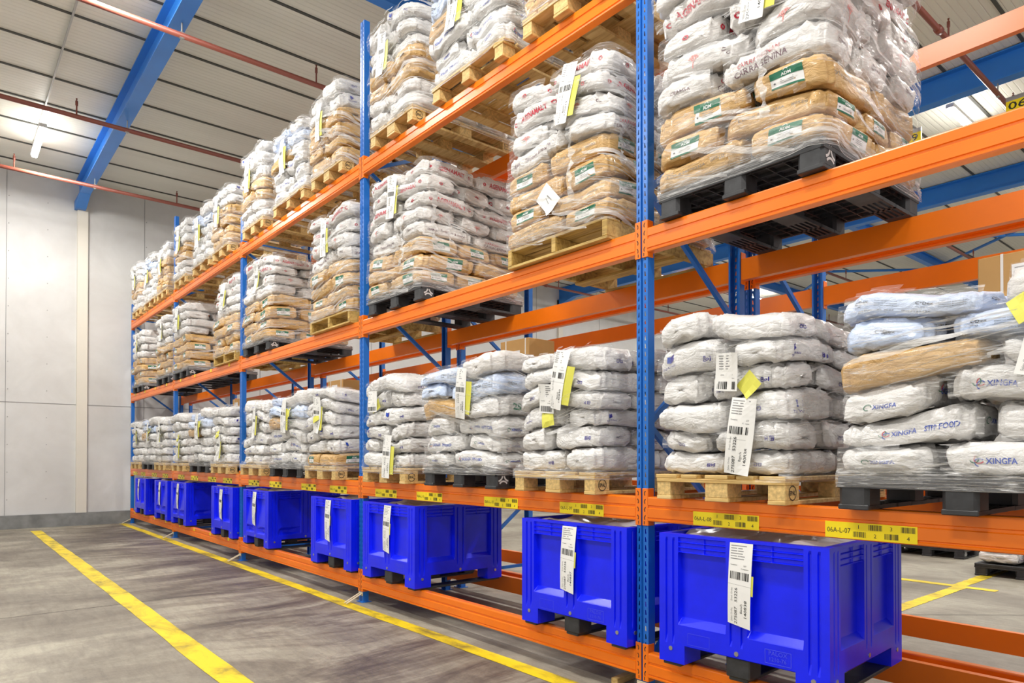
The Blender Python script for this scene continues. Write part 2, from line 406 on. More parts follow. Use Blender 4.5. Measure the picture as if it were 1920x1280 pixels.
mb = MB(); mb.bar((3.0, 3.2, 0.0006), (9, -2.0, 0.0006), 0.008, 0.0012)
link('trim_6', mb.mesh('floor_joint', 'joint'), label='thin joint in the floor behind the racks', **ST)

def floor_line(name, x0, y0, x1, y1, label):
    n = 60; mb = MB(); V = []; F = []
    along_y = (y1 - y0) > (x1 - x0)
    for i in range(n + 1):
        t = i / n; j = [random.uniform(-0.006, 0.006) for _ in range(2)]
        if along_y: V += [(x0 + j[0], y0 + (y1 - y0) * t, 0.003), (x1 + j[1], y0 + (y1 - y0) * t, 0.003)]
        else: V += [(x0 + (x1 - x0) * t, y1 + j[0], 0.003), (x0 + (x1 - x0) * t, y0 + j[1], 0.003)]
    for i in range(n): F.append((2 * i, 2 * i + 1, 2 * i + 3, 2 * i + 2))
    mb.add(V, F)
    link(name, mb.mesh(name, 'line'), label=label, cat='floor line', group='yellow floor lines')
floor_line('floor_line', -1.93, -4, -1.745, 16.9, 'wide worn yellow line down the middle of the aisle')
floor_line('floor_line', -0.235, -4, -0.10, 17.5, 'narrow yellow line along the foot of the rack')
floor_line('floor_line', 3.6, 2.68, 5.64, 2.82, 'short yellow line on the floor just behind the racks')
floor_line('floor_line', 5.64, 2.4, 5.78, 6.0, 'yellow line crossing the floor behind the racks')
floor_line('floor_line', 5.78, 2.72, 9.5, 2.86, 'yellow line running under the floor pallets behind the racks')

# rafters
RAF = [(-1.0, 'over the aisle above the rack front'), (3.9, 'second from the aisle'), (8.8, 'third from the aisle'), (13.7, 'fourth from the aisle')]
for x, lb in RAF:
    mb = MB(); w = 0.1
    prof = [(-w, 7.535), (-w, 7.515), (-0.008, 7.51), (-0.008, 7.14), (-w, 7.135), (-w, 7.115), (w, 7.115), (w, 7.135), (0.008, 7.14), (0.008, 7.51), (w, 7.515), (w, 7.535)]
    prof = [(x + a, b) for a, b in prof]
    mb.prism(prof, -5, 17.74, 'y')
    mb.prism([(17.74, 6.95), (17.74, 7.12), (16.95, 7.12), (17.55, 6.95)], x - w, x + w, 'x')
    link('roof_rafter', mb.mesh('roof_rafter', 'rafter'), label='blue steel roof rafter, ' + lb, cat='rafter', group='blue roof rafters')
for x0, y0, lb in ((-9, 7.68, 'blue steel tie running crosswise under the ceiling above the second bay'), (15.0, 12.32, 'blue steel tie under the far ceiling beyond the fourth rafter')):
    mb = MB(); mb.box(x0, y0 - 0.08, 7.25, 25.9, y0 + 0.08, 7.265); mb.box(x0, y0 - 0.006, 7.265, 25.9, y0 + 0.006, 7.5); mb.box(x0, y0 - 0.08, 7.5, 25.9, y0 + 0.08, 7.515)
    link('tie_beam', mb.mesh('tie_beam', 'rafter'), label=lb, cat='tie', group='blue ties under the ceiling')
for i, (p, q) in enumerate([((15.6, 12.3), (20.3, 7.7)), ((15.6, 7.7), (20.3, 12.3)), ((20.3, 7.7), (24.9, 12.3)), ((16.0, 7.7), (20.0, 3.1)), ((16.0, 3.1), (20.0, 7.7))]):
    mb = MB(); mb.tube([(p[0], p[1], 7.3), (q[0], q[1], 7.3)], 0.04, 8)
    link('roof_brace', mb.mesh('roof_brace', 'rafter', True), label='thin blue bracing tube under the far part of the ceiling', cat='brace', group='thin bracing tubes in the far roof')

# sprinkler pipes
for i, (y, lb) in enumerate([(15.95, 'closest to the end wall'), (12.85, 'above the fourth bay'), (9.5, 'above the third bay'), (6.3, 'above the second bay'), (3.17, 'above the nearest bay')]):
    mb = MB(); mb.tube([(-9, y, 6.95), (25.2, y, 6.95)], 0.036, 12)
    o = link('sprinkler_pipe', mb.mesh('sprinkler_pipe', 'pipe', True), label='red-brown sprinkler pipe under the ceiling, ' + lb, cat='pipe', group='sprinkler pipes')
    for k in range(12):
        x = -8.0 + k * 2.85 + (0.0, 0.6, 0.3, 0.9, 0.5)[i]
        mb = MB(); mb.tube([(x, y, 6.95), (x, y, 7.12), (x, y, 7.13), (x, y, 7.2), (x, y, 7.21), (x, y, 7.24)], [0.012, 0.012, 0.02, 0.02, 0.007, 0.014], 8)
        link('sprinkler_head', mb.mesh('sprinkler_head', 'pipe', True), o)
    for x, _ in RAF:
        mb = MB(); mb.tube([(x + 0.02, y, 6.9), (x + 0.02, y, 7.15)], 0.01, 6); mb.tube([(x + 0.02, y - 0.02, 6.95), (x + 0.02, y + 0.02, 6.95)], 0.045, 12)
        link('pipe_hanger', mb.mesh('pipe_hanger', 'steel'), o)
    for x in (1.4, 6.4, 11.4):
        mb = MB(); mb.tube([(x - 0.05, y, 6.95), (x + 0.05, y, 6.95)], 0.05, 12)
        link('pipe_coupling', mb.mesh('pipe_coupling', 'pipe', True), o)

# lamps
mbt = MB(); mbt.bbox(-0.7, -0.045, 7.2, 0.7, 0.045, 7.25, 0.012); ME_TUBE = mbt.mesh('tube', 'tube')
mbh = MB(); mbh.bbox(-0.74, -0.06, 7.25, 0.74, 0.06, 7.32, 0.008); ME_HOUSE = mbh.mesh('housing', 'lampbody')
mbr = MB()
for x in (-0.5, 0.5): mbr.tube([(x, 0, 7.32), (x, 0, 7.55)], 0.006, 6)
ME_ROD = mbr.mesh('hanger_rod', 'steel')
LNAME = ['lit tube lamp over the aisle near the end wall', 'tube lamp over the aisle beside the third bay', 'tube lamp over the aisle beside the nearest bay', 'tube lamp over the aisle behind the camera',
         'tube lamp over the open floor behind the camera', 'tube lamp over the open floor across the aisle', 'tube lamp behind the racks near the end wall', 'tube lamp behind the racks at the second bay', 'tube lamp behind the racks at the nearest bay',
         'bright tube lamp hung between two blue rafters by the yellow signs', 'bright tube lamp far behind the second bay', 'bright tube lamp far away beyond the fourth rafter', 'small distant tube lamp near the far side wall', 'distant tube lamp beyond the fourth rafter, above the open floor']
for i, (x, y, ax) in enumerate(LAMPS):
    e = empty('ceiling_lamp', (x, y, 0), 0 if ax == 'x' else R(90), LNAME[i], 'lamp', 'ceiling tube lamps')
    link('tube', ME_TUBE, e); link('housing', ME_HOUSE, e); link('hanger_rod', ME_ROD, e)
mb = MB(); mb.box(-2.012, -4.5, 7.49, -1.988, 16.2, 7.515)
link('cable_conduit', mb.mesh('cable_conduit', 'steel'), label='thin grey cable conduit under the ceiling along the aisle lamps', cat='conduit')

# hanging signs
SG = ['paper', 'tag', 'ink', 'steel']
for y1, txt, lb in ((3.115, '0604-41', 'yellow sign 0604 hung behind the nearest load'), (5.10, '0604-09', 'yellow sign ending in 09 hung behind the nearest load')):
    e = empty('hanging_sign', (9.0, y1, 0), 0, lb, 'sign', 'hanging aisle signs')
    mb = MB(); mb.box(0, -0.82, 6.62, 0.02, 0, 6.93); link('board', mb.mesh('board', 'steel'), e)
    mb = MB(); ik = Ink(); ik.rect(0.0, 0.0, 0.82, 0.22, 'tag', lay=1); ik.text(txt, 0.03, 0.085, 0.115, 'ink', width=0.74, bold=0.01)
    for k in range(9): ik.rect(0.1 + k * 0.07, 0.03, 0.14 + k * 0.07, 0.05, 'ink', lay=2)
    ik.place(mb, lambda u, v, l: (-0.001 * l, -u, 6.645 + v), SG); link('face', mb.mesh('face', SG), e)
    mb = MB()
    for k in (-0.3, -0.55): mb.tube([(0.01, k, 6.93), (0.01, k, 7.55)], 0.005, 6)
    link('hanger_rod', mb.mesh('hanger_rod', 'pipe'), e)

# ------------------------------------------------------------------ pallet rack
PY0, PITCHY = 2.7517, 3.7
LV = {1: 0.291, 2: 1.251, 3: 2.915, 4: 4.572}       # top of the beams
BAYN = ['nearest bay', 'second bay', 'third bay', 'fourth bay', 'farthest bay']
SHELF = {1: 'lowest level', 2: 'lower shelf', 3: 'middle shelf', 4: 'top shelf'}

def post_mesh(h, holes=True):
    mb = MB(); cols = []
    def strip(pts):     # pts: outline across, swept over z without holes
        mb.prism(pts, 0, h, 'z', closed=False)
    w, d = 0.045, 0.066
    strip([(d, -w + 0.014), (d, -w), (0.004, -w), (0.002, -w + 0.003)])
    strip([(0.002, w - 0.003), (0.004, w), (d, w), (d, w - 0.014)])
    strip([(0.002, -0.009), (0.014, -0.006), (0.014, 0.006), (0.002, 0.009)])
    n = int(h / 0.05)
    for sgn in (-1, 1):
        X = 0.002; ya, yb, yc, ye = (w - 0.003) * sgn, 0.031 * sgn, 0.021 * sgn, 0.009 * sgn
        zt = n * 0.05
        mb.add([(X, ya, 0), (X, yb, 0), (X, yb, h), (X, ya, h)], [(0, 1, 2, 3)]); mb.add([(X, yc, 0), (X, ye, 0), (X, ye, h), (X, yc, h)], [(0, 1, 2, 3)])
        for k in range(n):
            z0 = k * 0.05; z1 = z0 + 0.020; z2 = z0 + 0.05; m = (yb + yc) / 2
            # web between two slots, then the slanted slot itself stays open
            mb.add([(X, yb, z0), (X, yc, z0), (X, yc, z1), (X, yb, z1)], [(0, 1, 2, 3)])
            mb.add([(X, yb, z1), (X, m, z2), (X, yb, z2)], [(0, 1, 2)])
        mb.add([(X, yb, zt), (X, yc, zt), (X, yc, h), (X, yb, h)], [(0, 1, 2, 3)])
    return mb.mesh('post', 'blue')
def beam_mesh(L):
    mb = MB()
    pr = [(0.05, 0.0), (0.003, 0.0), (-0.004, -0.004), (-0.006, -0.010), (-0.006, -0.052), (0.0, -0.056), (0.0, -0.068), (-0.009, -0.073), (-0.009, -0.126), (-0.003, -0.130), (-0.003, -0.135), (-0.009, -0.139), (-0.008, -0.148), (-0.002, -0.152), (0.05, -0.152)]
    mb.prism(pr, -L / 2, L / 2, 'y')
    return mb.mesh('beam', 'orange')
ME_BEAM = beam_mesh(3.7 - 0.096)
def conn_mesh(sgn):
    # L plate hooked on the post front: front leg covers one half of the post, side leg runs back along it; sgn: side of the beam
    mb = MB(); a, b = (0.006, 0.047) if sgn > 0 else (-0.047, -0.006)
    mb.bbox(-0.007, a, -0.18, 0.0, b, 0.05, 0.002)
    s0, s1 = (0.0455, 0.0505) if sgn > 0 else (-0.0505, -0.0455)
    mb.bbox(-0.006, s0, -0.18, 0.052, s1, 0.05, 0.002)
    for k in range(4):
        z = 0.022 - k * 0.05; c = 0.026 * sgn
        pts = [(c + 0.006 * sgn, z + 0.012), (c - 0.001 * sgn, z + 0.004), (c - 0.003 * sgn, z - 0.006), (c + 0.001 * sgn, z - 0.016)]
        ik = Ink(); ik.stroke(pts, 0.006, 'dark'); ik.place(mb, lambda u, v, l: (-0.0078, u, v), ['orange', 'dark'])
    ik = Ink(); ik.rect(0.022 * sgn - 0.003, -0.172, 0.022 * sgn + 0.003, -0.152, 'dark'); ik.place(mb, lambda u, v, l: (-0.0078, u, v), ['orange', 'dark'])
    return mb.mesh('connector', ['orange', 'dark'])
ME_CN = {1: conn_mesh(1), -1: conn_mesh(-1)}

TAGM = ['tag', 'ink']
def tag_mesh(txt):
    mb = MB(); ik = Ink(); w, h = 0.415, 0.078
    ik.rect(0, 0, w, h, 'tag', lay=1); ik.text(txt, 0.010, 0.026, 0.024, 'ink', width=0.112)
    for k, x in enumerate((0.142, 0.213, 0.284, 0.355)):
        up = k % 2 == 1
        ik.bars(x - 0.008, (0.046 if up else 0.010), x + 0.052, (0.072 if up else 0.036), 'ink', 3 + k)
        ik.text(str(k + 1), x + 0.016, (0.012 if up else 0.050), 0.018, 'ink')
    ik.place(mb, lambda u, v, l: (-0.0092 - 0.0006 * l, -u, v), TAGM); return mb.mesh('location_tag', TAGM)
mb = MB(); mb.box(-0.0092, -0.035, 0, -0.0085, 0.035, 0.05); ME_STICK = mb.mesh('sticker', 'tag')

def brace_mesh(p, q):
    mb = MB(); p, q = Vector(p), Vector(q); d = (q - p).normalized(); n = Vector((0, 1, 0)); u = d.cross(n)
    prof = [(-0.018, 0.0), (0.018, 0.0), (0.018, 0.028), (0.013, 0.028), (0.013, 0.004), (-0.013, 0.004), (-0.013, 0.028), (-0.018, 0.028)]
    V = [e + u * a + n * b for e in (p, q) for a, b in prof]; k = len(prof)
    F = [(i, (i + 1) % k, k + (i + 1) % k, k + i) for i in range(k)] + [tuple(range(k))[::-1], tuple(range(k, 2 * k))]
    return mb.add(V, F).mesh('brace', 'blue')
def guard_mesh():
    mb = MB()
    for yy in (-0.028, 0.018): mb.bar((-0.006, yy, 0.09), (-0.17, yy + 0.01, 0.008), 0.022, 0.006)
    mb.box(-0.006, -0.05, 0.07, -0.002, 0.04, 0.105)
    return mb.mesh('guard', 'cream')
ME_GUARD = guard_mesh()
mb = MB(); mb.box(-0.02, -0.065, 0, 0.09, 0.065, 0.006); ME_FOOT = mb.mesh('foot', 'blue')

def rack(x0, x1, name, tops, levels, ids):
    POSTS = {}
    for i in ids:
        h = tops[i]
        if h not in POSTS: POSTS[h] = post_mesh(h)
        y = PY0 + PITCHY * i
        e = empty('rack_frame', (x0, y, 0), 0, 'blue perforated upright frame with zigzag braces, %s, %s' % (['before the nearest bay', 'between nearest and second bay', 'between second and third bay', 'between third and fourth bay', 'between fourth and farthest bay', 'against the end wall'][i + 1], name), 'rack frame', 'upright frames of the pallet racks')
        d = x1 - x0
        link('front_post', POSTS[h], e); link('rear_post', POSTS[h], e, (d, 0, 0), (0, 0, R(180)))
        nodes = [(0.06, 0.22), (d - 0.06, 0.95), (0.06, 1.70), (d - 0.06, 2.46), (0.06, 3.18), (d - 0.06, 3.92), (0.06, 4.5), (d - 0.06, 4.95), (0.06, 5.6)]
        nodes = [n for n in nodes if n[1] < h - 0.1]
        for a, b in zip(nodes[:-1], nodes[1:]): link('brace', brace_mesh((a[0], -0.014, a[1]), (b[0], -0.014, b[1])), e)
        for z in (0.16, h - 0.35): link('brace', brace_mesh((0.05, -0.014, z), (d - 0.05, -0.014, z)), e)
        link('base_plate', ME_FOOT, e); link('base_plate', ME_FOOT, e, (d, 0, 0), (0, 0, R(180)))
        if x0 < 0.5: link('guard_bracket', ME_GUARD, e)
    for lv in levels:
        for i in range(len(BAYN)):
            if i - 1 not in ids or i not in ids: continue
            y = PY0 + PITCHY * (i - 0.5)
            for side, sx, rz in (('front', x0, 0), ('rear', x1, R(180))):
                o = link('crossbeam', ME_BEAM, None, (sx, y, LV[lv]), (0, 0, rz), 'orange steel crossbeam, %s of %s, %s of the %s' % (side, SHELF[lv], BAYN[i], name), 'crossbeam', 'orange crossbeams of the pallet racks')
                link('beam_connector', ME_CN[1], o, (0, -PITCHY / 2, 0)); link('beam_connector', ME_CN[-1], o, (0, PITCHY / 2, 0))
                if x0 < 0.5 and side == 'front':
                    if lv == 2:
                        ys = [(2.37, 1.60), (6.13, 5.36, 4.35, 3.48), (9.78, 8.99, 7.95, 7.17), (13.48, 12.65, 11.67, 10.91), (17.22, 16.48, 15.49, 14.62)][i]
                        for k, yy in enumerate(ys):
                            n = (8 - k) if i == 0 else 12 - k + (i - 1) * 4
                            link('location_tag', tag_mesh('06A-L-%02d' % n), o, (0, yy - y, (-0.147, -0.155)[0]))
                    elif i >= 3 and lv in (1, 3):
                        for k in range(4): link('sticker', ME_STICK, o, (0, -1.35 + 0.9 * k, -0.05))
rack(0.0, 1.098, 'front rack', {-1: 5.0, 0: 5.0, 1: 6.04, 2: 5.0, 3: 6.0, 4: 4.99}, (1, 2, 3, 4), (-1, 0, 1, 2, 3, 4))
rack(1.237, 2.343, 'back rack', {-1: 5.0, 0: 5.0, 1: 5.0, 2: 5.0, 3: 5.0, 4: 4.99}, (1, 2, 3, 4), (-1, 0, 1, 2, 3, 4))

# ------------------------------------------------------------------ blue bins
def relief(mb, xs, zs, dep, keep, P):
    idx = {}
    for i, x in enumerate(xs):
        for j, z in enumerate(zs): idx[i, j] = len(mb.v); mb.v.append(P(x, dep(x, z), z))
    for i in range(len(xs) - 1):
        for j in range(len(zs) - 1):
            if keep((xs[i] + xs[i + 1]) / 2, (zs[j] + zs[j + 1]) / 2):
                mb.f.append((idx[i, j], idx[i + 1, j], idx[i + 1, j + 1], idx[i, j + 1])); mb.m.append(0)
def lines(edges, e=0.0025):
    s = set()
    for a in edges: s.add(round(a - e, 4)); s.add(round(a + e, 4))
    return sorted(s)
BW, BD, BH = 1.0, 1.0, 0.76
def bin_body(kind):
    mb = MB()
    g = [0.045, 0.058, 0.092, 0.105, 0.132, 0.435, 0.462, 0.474, 0.526, 0.538, 0.565, 0.868, 0.895, 0.908, 0.942, 0.955]
    xs = [0.0] + lines(g + [0.17, 0.83, 0.295, 0.301, 0.699, 0.705]) + [1.0]
    zs = [0.02] + lines([0.125, 0.215, 0.245, 0.285, 0.18, 0.655, 0.66, 0.683, 0.689, 0.712, 0.718, 0.742]) + [BH]
    def grooves(x, z):
        for a, b in ((0.045, 0.058), (0.092, 0.105), (0.462, 0.474), (0.526, 0.538), (0.895, 0.908), (0.942, 0.955)):
            if a <= x <= b and (0.20 if 0.4 < x < 0.6 else 0.15) < z < 0.735: return 0.010
        return 0.0
    def dep(x, z):
        inp = 0.132 <= x <= 0.435 or 0.565 <= x <= 0.868
        if inp:
            if z > 0.744: return 0.0
            if z > 0.655:
                for r in (0.6575, 0.686, 0.715):
                    if abs(z - r) < 0.004: return 0.002
                if 0.295 <= x <= 0.301 or 0.699 <= x <= 0.705: return 0.004
                return 0.014
            if kind == 'A':
                if z > 0.283: return 0.038
                if z > 0.218: return 0.038 * min(1, max(0.0, (z - 0.243) / 0.04))
            else:
                if z > 0.288: return 0.038
                if z > 0.27: return 0.004
                if z > 0.19:
                    fx = ((x - 0.132) if x < 0.5 else (x - 0.565)) / 0.303
                    return 0.006 if abs(fx * 3 - round(fx * 3)) < 0.10 else 0.038
            return 0.0
        return grooves(x, z)
    keep = lambda x, z: z > 0.125 or x < 0.17 or x > 0.83
    relief(mb, xs, zs, dep, keep, lambda x, d, z: (x - 0.5, d, z))
    relief(mb, xs, zs, dep, keep, lambda x, d, z: (0.5 - d, x, z))
    relief(mb, xs, zs, dep, keep, lambda x, d, z: (0.5 - x, 1.0 - d, z))
    relief(mb, xs, zs, dep, keep, lambda x, d, z: (-0.5 + d, 1.0 - x, z))
    # rim, inner walls, floor plate
    t = 0.045
    o_ = [(-0.5, 0), (0.5, 0), (0.5, 1), (-0.5, 1)]; i_ = [(-0.5 + t, t), (0.5 - t, t), (0.5 - t, 1 - t), (-0.5 + t, 1 - t)]
    V = [(*p, BH) for p in o_] + [(*p, BH) for p in i_] + [(*p, 0.15) for p in i_]
    F = []
    for k in range(4): F += [(k, (k + 1) % 4, 4 + (k + 1) % 4, 4 + k), (4 + k, 4 + (k + 1) % 4, 8 + (k + 1) % 4, 8 + k)]
    F.append((8, 9, 10, 11)); mb.add(V, F)
    mb.add([(-0.5, 0, 0.125), (0.5, 0, 0.125), (0.5, 1, 0.125), (-0.5, 1, 0.125)], [(3, 2, 1, 0)])
    # inner sides and soles of the corner feet
    for sx in (-1, 1):
        for y0 in (0.0, 0.83):
            xa, xb = (-0.5, -0.33) if sx < 0 else (0.33, 0.5); y1 = y0 + 0.17
            mb.add([(xa, y0, 0.02), (xb, y0, 0.02), (xb, y1, 0.02), (xa, y1, 0.02)], [(3, 2, 1, 0)])
            xi = xb if sx < 0 else xa; yi = y1 if y0 < 0.5 else y0
            mb.add([(xi, y0, 0.02), (xi, y1, 0.02), (xi, y1, 0.128), (xi, y0, 0.128)], [(0, 1, 2, 3)])
            mb.add([(xa, yi, 0.02), (xb, yi, 0.02), (xb, yi, 0.128), (xa, yi, 0.128)], [(0, 1, 2, 3)])
    for x, z in ((-0.42, 0.10), (0.42, 0.10), (0.0, 0.15)):
        mb.tube([(x, 0.002, z), (x, -0.004, z)], 0.013, 10, 1)
    for y, z in ((0.08, 0.10), (0.92, 0.10), (0.5, 0.15)):
        mb.tube([(0.498, y, z), (0.504, y, z)], 0.013, 10, 1)
    mats = ['bin', 'rivet', 'emboss']
    if kind == 'A':
        ik = Ink(); ik.text('PALOX', 0.185, 0.185, 0.022, 'emboss', width=0.10)
        ik.text('1210-76', 0.19, 0.155, 0.02, 'emboss', width=0.09)
        ik.stroke([(0.165, 0.142), (0.305, 0.142), (0.305, 0.212), (0.165, 0.212), (0.165, 0.142)], 0.003, 'emboss')
        ik.stroke([(-0.305, 0.142), (-0.165, 0.142), (-0.165, 0.205), (-0.305, 0.205), (-0.305, 0.142)], 0.002, 'emboss')
        ik.place(mb, lambda u, v, l: (u, -0.0015, v), mats)
    return mb.mesh('body', mats)
ME_BIN = {'A': bin_body('A'), 'B': bin_body('B')}
mb = MB(); mb.bbox(-0.06, 0.01, 0.0, 0.06, 0.99, 0.02, 0.004)
ME_RUN = mb.mesh('runner', 'black')
mb = MB()
for y in (0.01, 0.43, 0.86): mb.bbox(-0.07, y, 0.018, 0.07, y + 0.13, 0.126, 0.006)
mb.bbox(-0.055, 0.015, 0.0, 0.055, 0.985, 0.02, 0.004); ME_MID = mb.mesh('runner', 'black')

PLM = ['paper', 'ink', 'greyink']
def label_ink(batch, w=0.145, h=0.43, seed=0, qty=True):
    ik = Ink(); ik.rect(0, 0, w, h, 'paper', 4, 12, lay=1); k = w / 0.145
    rn = random.Random(seed)
    for j in range(6):
        y = h - 0.018 - j * 0.0135; ik.rect(0.010 * k, y, 0.010 * k + rn.uniform(0.03, 0.05) * k, y + 0.005, 'greyink'); ik.rect(0.055 * k, y, 0.06 * k + rn.uniform(0.01, 0.06) * k, y + 0.005, 'greyink')
    ik.text('Complete', 0.012 * k, h - 0.120, 0.009, 'ink', width=0.042 * k); ik.text('NOT', 0.095 * k, h - 0.120, 0.008, 'ink', width=0.018 * k); ik.text('Complete', 0.080 * k, h - 0.137, 0.009, 'ink', width=0.046 * k)
    ik.bars(0.012 * k, h - 0.190, 0.132 * k, h - 0.150, 'ink', 5 + seed)
    ik.rect(0, h - 0.218, w, h - 0.2165, 'greyink', 4, 1)
    # lower half reads upwards
    ik.text('Sales Order', 0.030 * k, 0.015, 0.011 * k, 'greyink', rot=1, width=0.072); ik.text('Prod. Order', 0.030 * k, 0.125, 0.011 * k, 'greyink', rot=1, width=0.07)
    ik.rect(0.032 * k, 0.015, 0.0335 * k, 0.087, 'greyink'); ik.rect(0.032 * k, 0.125, 0.0335 * k, 0.195, 'greyink')
    ik.text('275087', 0.061 * k, 0.008, 0.018 * k, 'ink', rot=1, width=0.088, bold=0.004); ik.text('53226', 0.061 * k, 0.122, 0.018 * k, 'ink', rot=1, width=0.074, bold=0.004)
    ik.text('Batch', 0.093 * k, 0.07, 0.013 * k, 'ink', rot=1, width=0.048); ik.rect(0.0955 * k, 0.07, 0.097 * k, 0.118, 'ink')
    ik.text(batch, 0.122 * k, 0.052, 0.017 * k, 'ink', rot=1, width=0.088, bold=0.004)
    return ik

def liner_mesh(seed):
    rn = np.random.default_rng(seed); n = 26; V = []; F = []
    ph = rn.uniform(0, 6, 12)
    for j in range(n + 1):
        for i in range(n + 1):
            x, y = -0.44 + 0.88 * i / n, 0.06 + 0.88 * j / n
            r = min(1, max(abs(x) / 0.44, abs(y - 0.5) / 0.44))
            z = 0.70 + 0.065 * math.cos(r * 1.35) + 0.018 * math.sin(9 * x + ph[0] + 3 * y) + 0.016 * math.sin(13 * y + ph[1] - 5 * x) + 0.012 * math.sin(21 * x + 17 * y + ph[2]) + 0.006 * math.sin(37 * x - 29 * y + ph[3])
            V.append((x, y, min(z, 0.795)))
    for j in range(n):
        for i in range(n): F.append((j * (n + 1) + i, j * (n + 1) + i + 1, (j + 1) * (n + 1) + i + 1, (j + 1) * (n + 1) + i))
    return MB().add(V, F).mesh('liner', 'liner', True)
BINS = [  # y of the wall-side front corner, kind, batch, label centre offset from that corner, label top z, tilt, turn, bay, where
    (2.545, 'A', '140838', 0.535, 0.745, 0.10, 3.0, 0, 'standing alone in the nearest bay'),
    (3.80, 'A', '140837', 0.50, 0.735, 0.16, 0.8, 1, 'beside the blue post of the second bay, lowest level'),
    (6.26, 'A', '140836', 0.52, 0.745, 0.16, 0.0, 1, 'at the wall-side end of the second bay, lowest level'),
    (7.50, 'A', '140835', 0.47, 0.735, 0.10, 0.5, 2, 'at the near end of the third bay, lowest level'),
    (9.80, 'B', '140834', 0.50, 0.735, 0.16, -0.5, 2, 'with ribbed base, wall-side end of third bay'),
    (11.23, 'A', '140833', 0.50, 0.72, 0.06, 0.5, 3, 'at the near end of the fourth bay, lowest level'),
    (13.66, 'B', '140832', 0.50, 0.735, 0.14, 0.3, 3, 'with ribbed base, wall-side end of fourth bay'),
    (14.92, 'B', '140831', 0.45, 0.73, 0.05, 0.0, 4, 'with ribbed base, near end of farthest bay'),
    (16.66, 'A', '140830', 0.40, 0.74, 0.22, 0.0, 4, 'closest to the end wall, lowest level')]
for n, (y, kind, batch, lx, lz, tilt, turn, bay, where) in enumerate(BINS):
    a = R(-90 + turn); zb = LV[1] + 0.002
    e = empty('plastic_bin', (-0.085, y - 0.5, zb), a, 'blue plastic pallet bin ' + where, 'bin', 'blue bins on the lowest level')
    e.scale = (0.98, 1, 1)
    link('body', ME_BIN[kind], e); link('runner', ME_RUN, e, (-0.42, 0, 0)); link('runner', ME_MID, e); link('runner', ME_RUN, e, (0.42, 0, 0))
    mb = MB(); ik = label_ink(batch, 0.135, 0.43, n)
    def hang(u, v, l, lx=lx, lz=lz, tilt=tilt):
        t = (0.43 - v); c, s_ = math.cos(tilt), math.sin(tilt) * 0.6
        return (lx - 0.5 - 0.0675 + u - s_ * t * 0.55, -0.006 - 0.0006 * l - 0.010 * math.sin(t * 7) - 0.010 * (u / 0.135) * t * 2, lz - t * (1.0 + 0.05 * (u / 0.135)))
    ik.place(mb, hang, PLM); lab = link('paper_label', mb.mesh('paper_label', PLM), e)
    mb = MB(); ik2 = Ink(); ik2.rect(0.10, 0.17, 0.147, 0.27, 'note', 2, 4, lay=-2); ik2.place(mb, hang, ['note'])
    link('yellow_note', mb.mesh('yellow_note', 'note'), lab)
    link('bin_liner', liner_mesh(n), None, (-0.085, y - 0.5, zb + 0.01), (0, 0, a), 'grey plastic liner inside the bin ' + where.replace(', lowest level', '').replace('on the lowest level of', 'in'), 'liner', 'plastic liners in the blue bins')

# ------------------------------------------------------------------ pallets (local: X to the viewer's right along the rack, Y into the rack, Z up, origin front centre)
def ink_on_box_front(mb, ik, fn, mats): ik.place(mb, fn, mats)
def wobble_board(mb, x0, y0, z0, x1, y1, z1, mi=0):
    j = lambda: random.uniform(-0.003, 0.003)
    mb.bbox(x0 + j(), y0 + j(), z0, x1 + j(), y1 + j(), z1, 0.003, mi)
def stamp(ik, cx, cy, r=0.036):
    ik.arc(cx, cy, r, 0, 2 * math.pi, 0.0048, 'ink', 24); ik.text('EPAL', cx - r * 0.78, cy - 0.011, 0.023, 'ink', width=r * 1.56, bold=0.02)
def epal_meshes():
    out = []; w = 0.4
    deck = MB()
    for x, bw in ((-0.3275, 0.145), (-0.175, 0.1), (0, 0.145), (0.175, 0.1), (0.3275, 0.145)): wobble_board(deck, x - bw / 2, 0, 0.122, x + bw / 2, 1.2, 0.144)
    out.append(('top_deck', deck.mesh('top_deck', 'wood')))
    for y in (0.0725, 0.6, 1.1275):
        m = MB(); wobble_board(m, -w, y - 0.0725, 0.100, w, y + 0.0725, 0.122); out.append(('cross_board', m.mesh('cross_board', 'wood')))
    for x, bw in ((-0.35, 0.1), (0, 0.145), (0.35, 0.1)):
        m = MB(); wobble_board(m, x - bw / 2, 0, 0, x + bw / 2, 1.2, 0.022); out.append(('skid', m.mesh('skid', 'wood')))
        for y in (0.0725, 0.6, 1.1275):
            m = MB(); m.bbox(x - bw / 2 + 0.003, y - 0.07, 0.022, x + bw / 2 - 0.003, y + 0.07, 0.100, 0.003)
            if x > 0.2 and y < 0.2:
                ik = Ink(); stamp(ik, y, 0.061); ik.place(m, lambda u, v, l: (0.399, u, v), ['chip', 'ink'])
            if x > 0.2 and y > 1:
                ik = Ink(); ik.stroke([(1.08, 0.04), (1.16, 0.04), (1.16, 0.09), (1.08, 0.09), (1.08, 0.04)], 0.004, 'ink'); ik.text('HT', 1.095, 0.055, 0.022, 'ink'); ik.place(m, lambda u, v, l: (0.399, u, v), ['chip', 'ink'])
            out.append(('block', m.mesh('block', ['chip', 'ink'])))
    return out
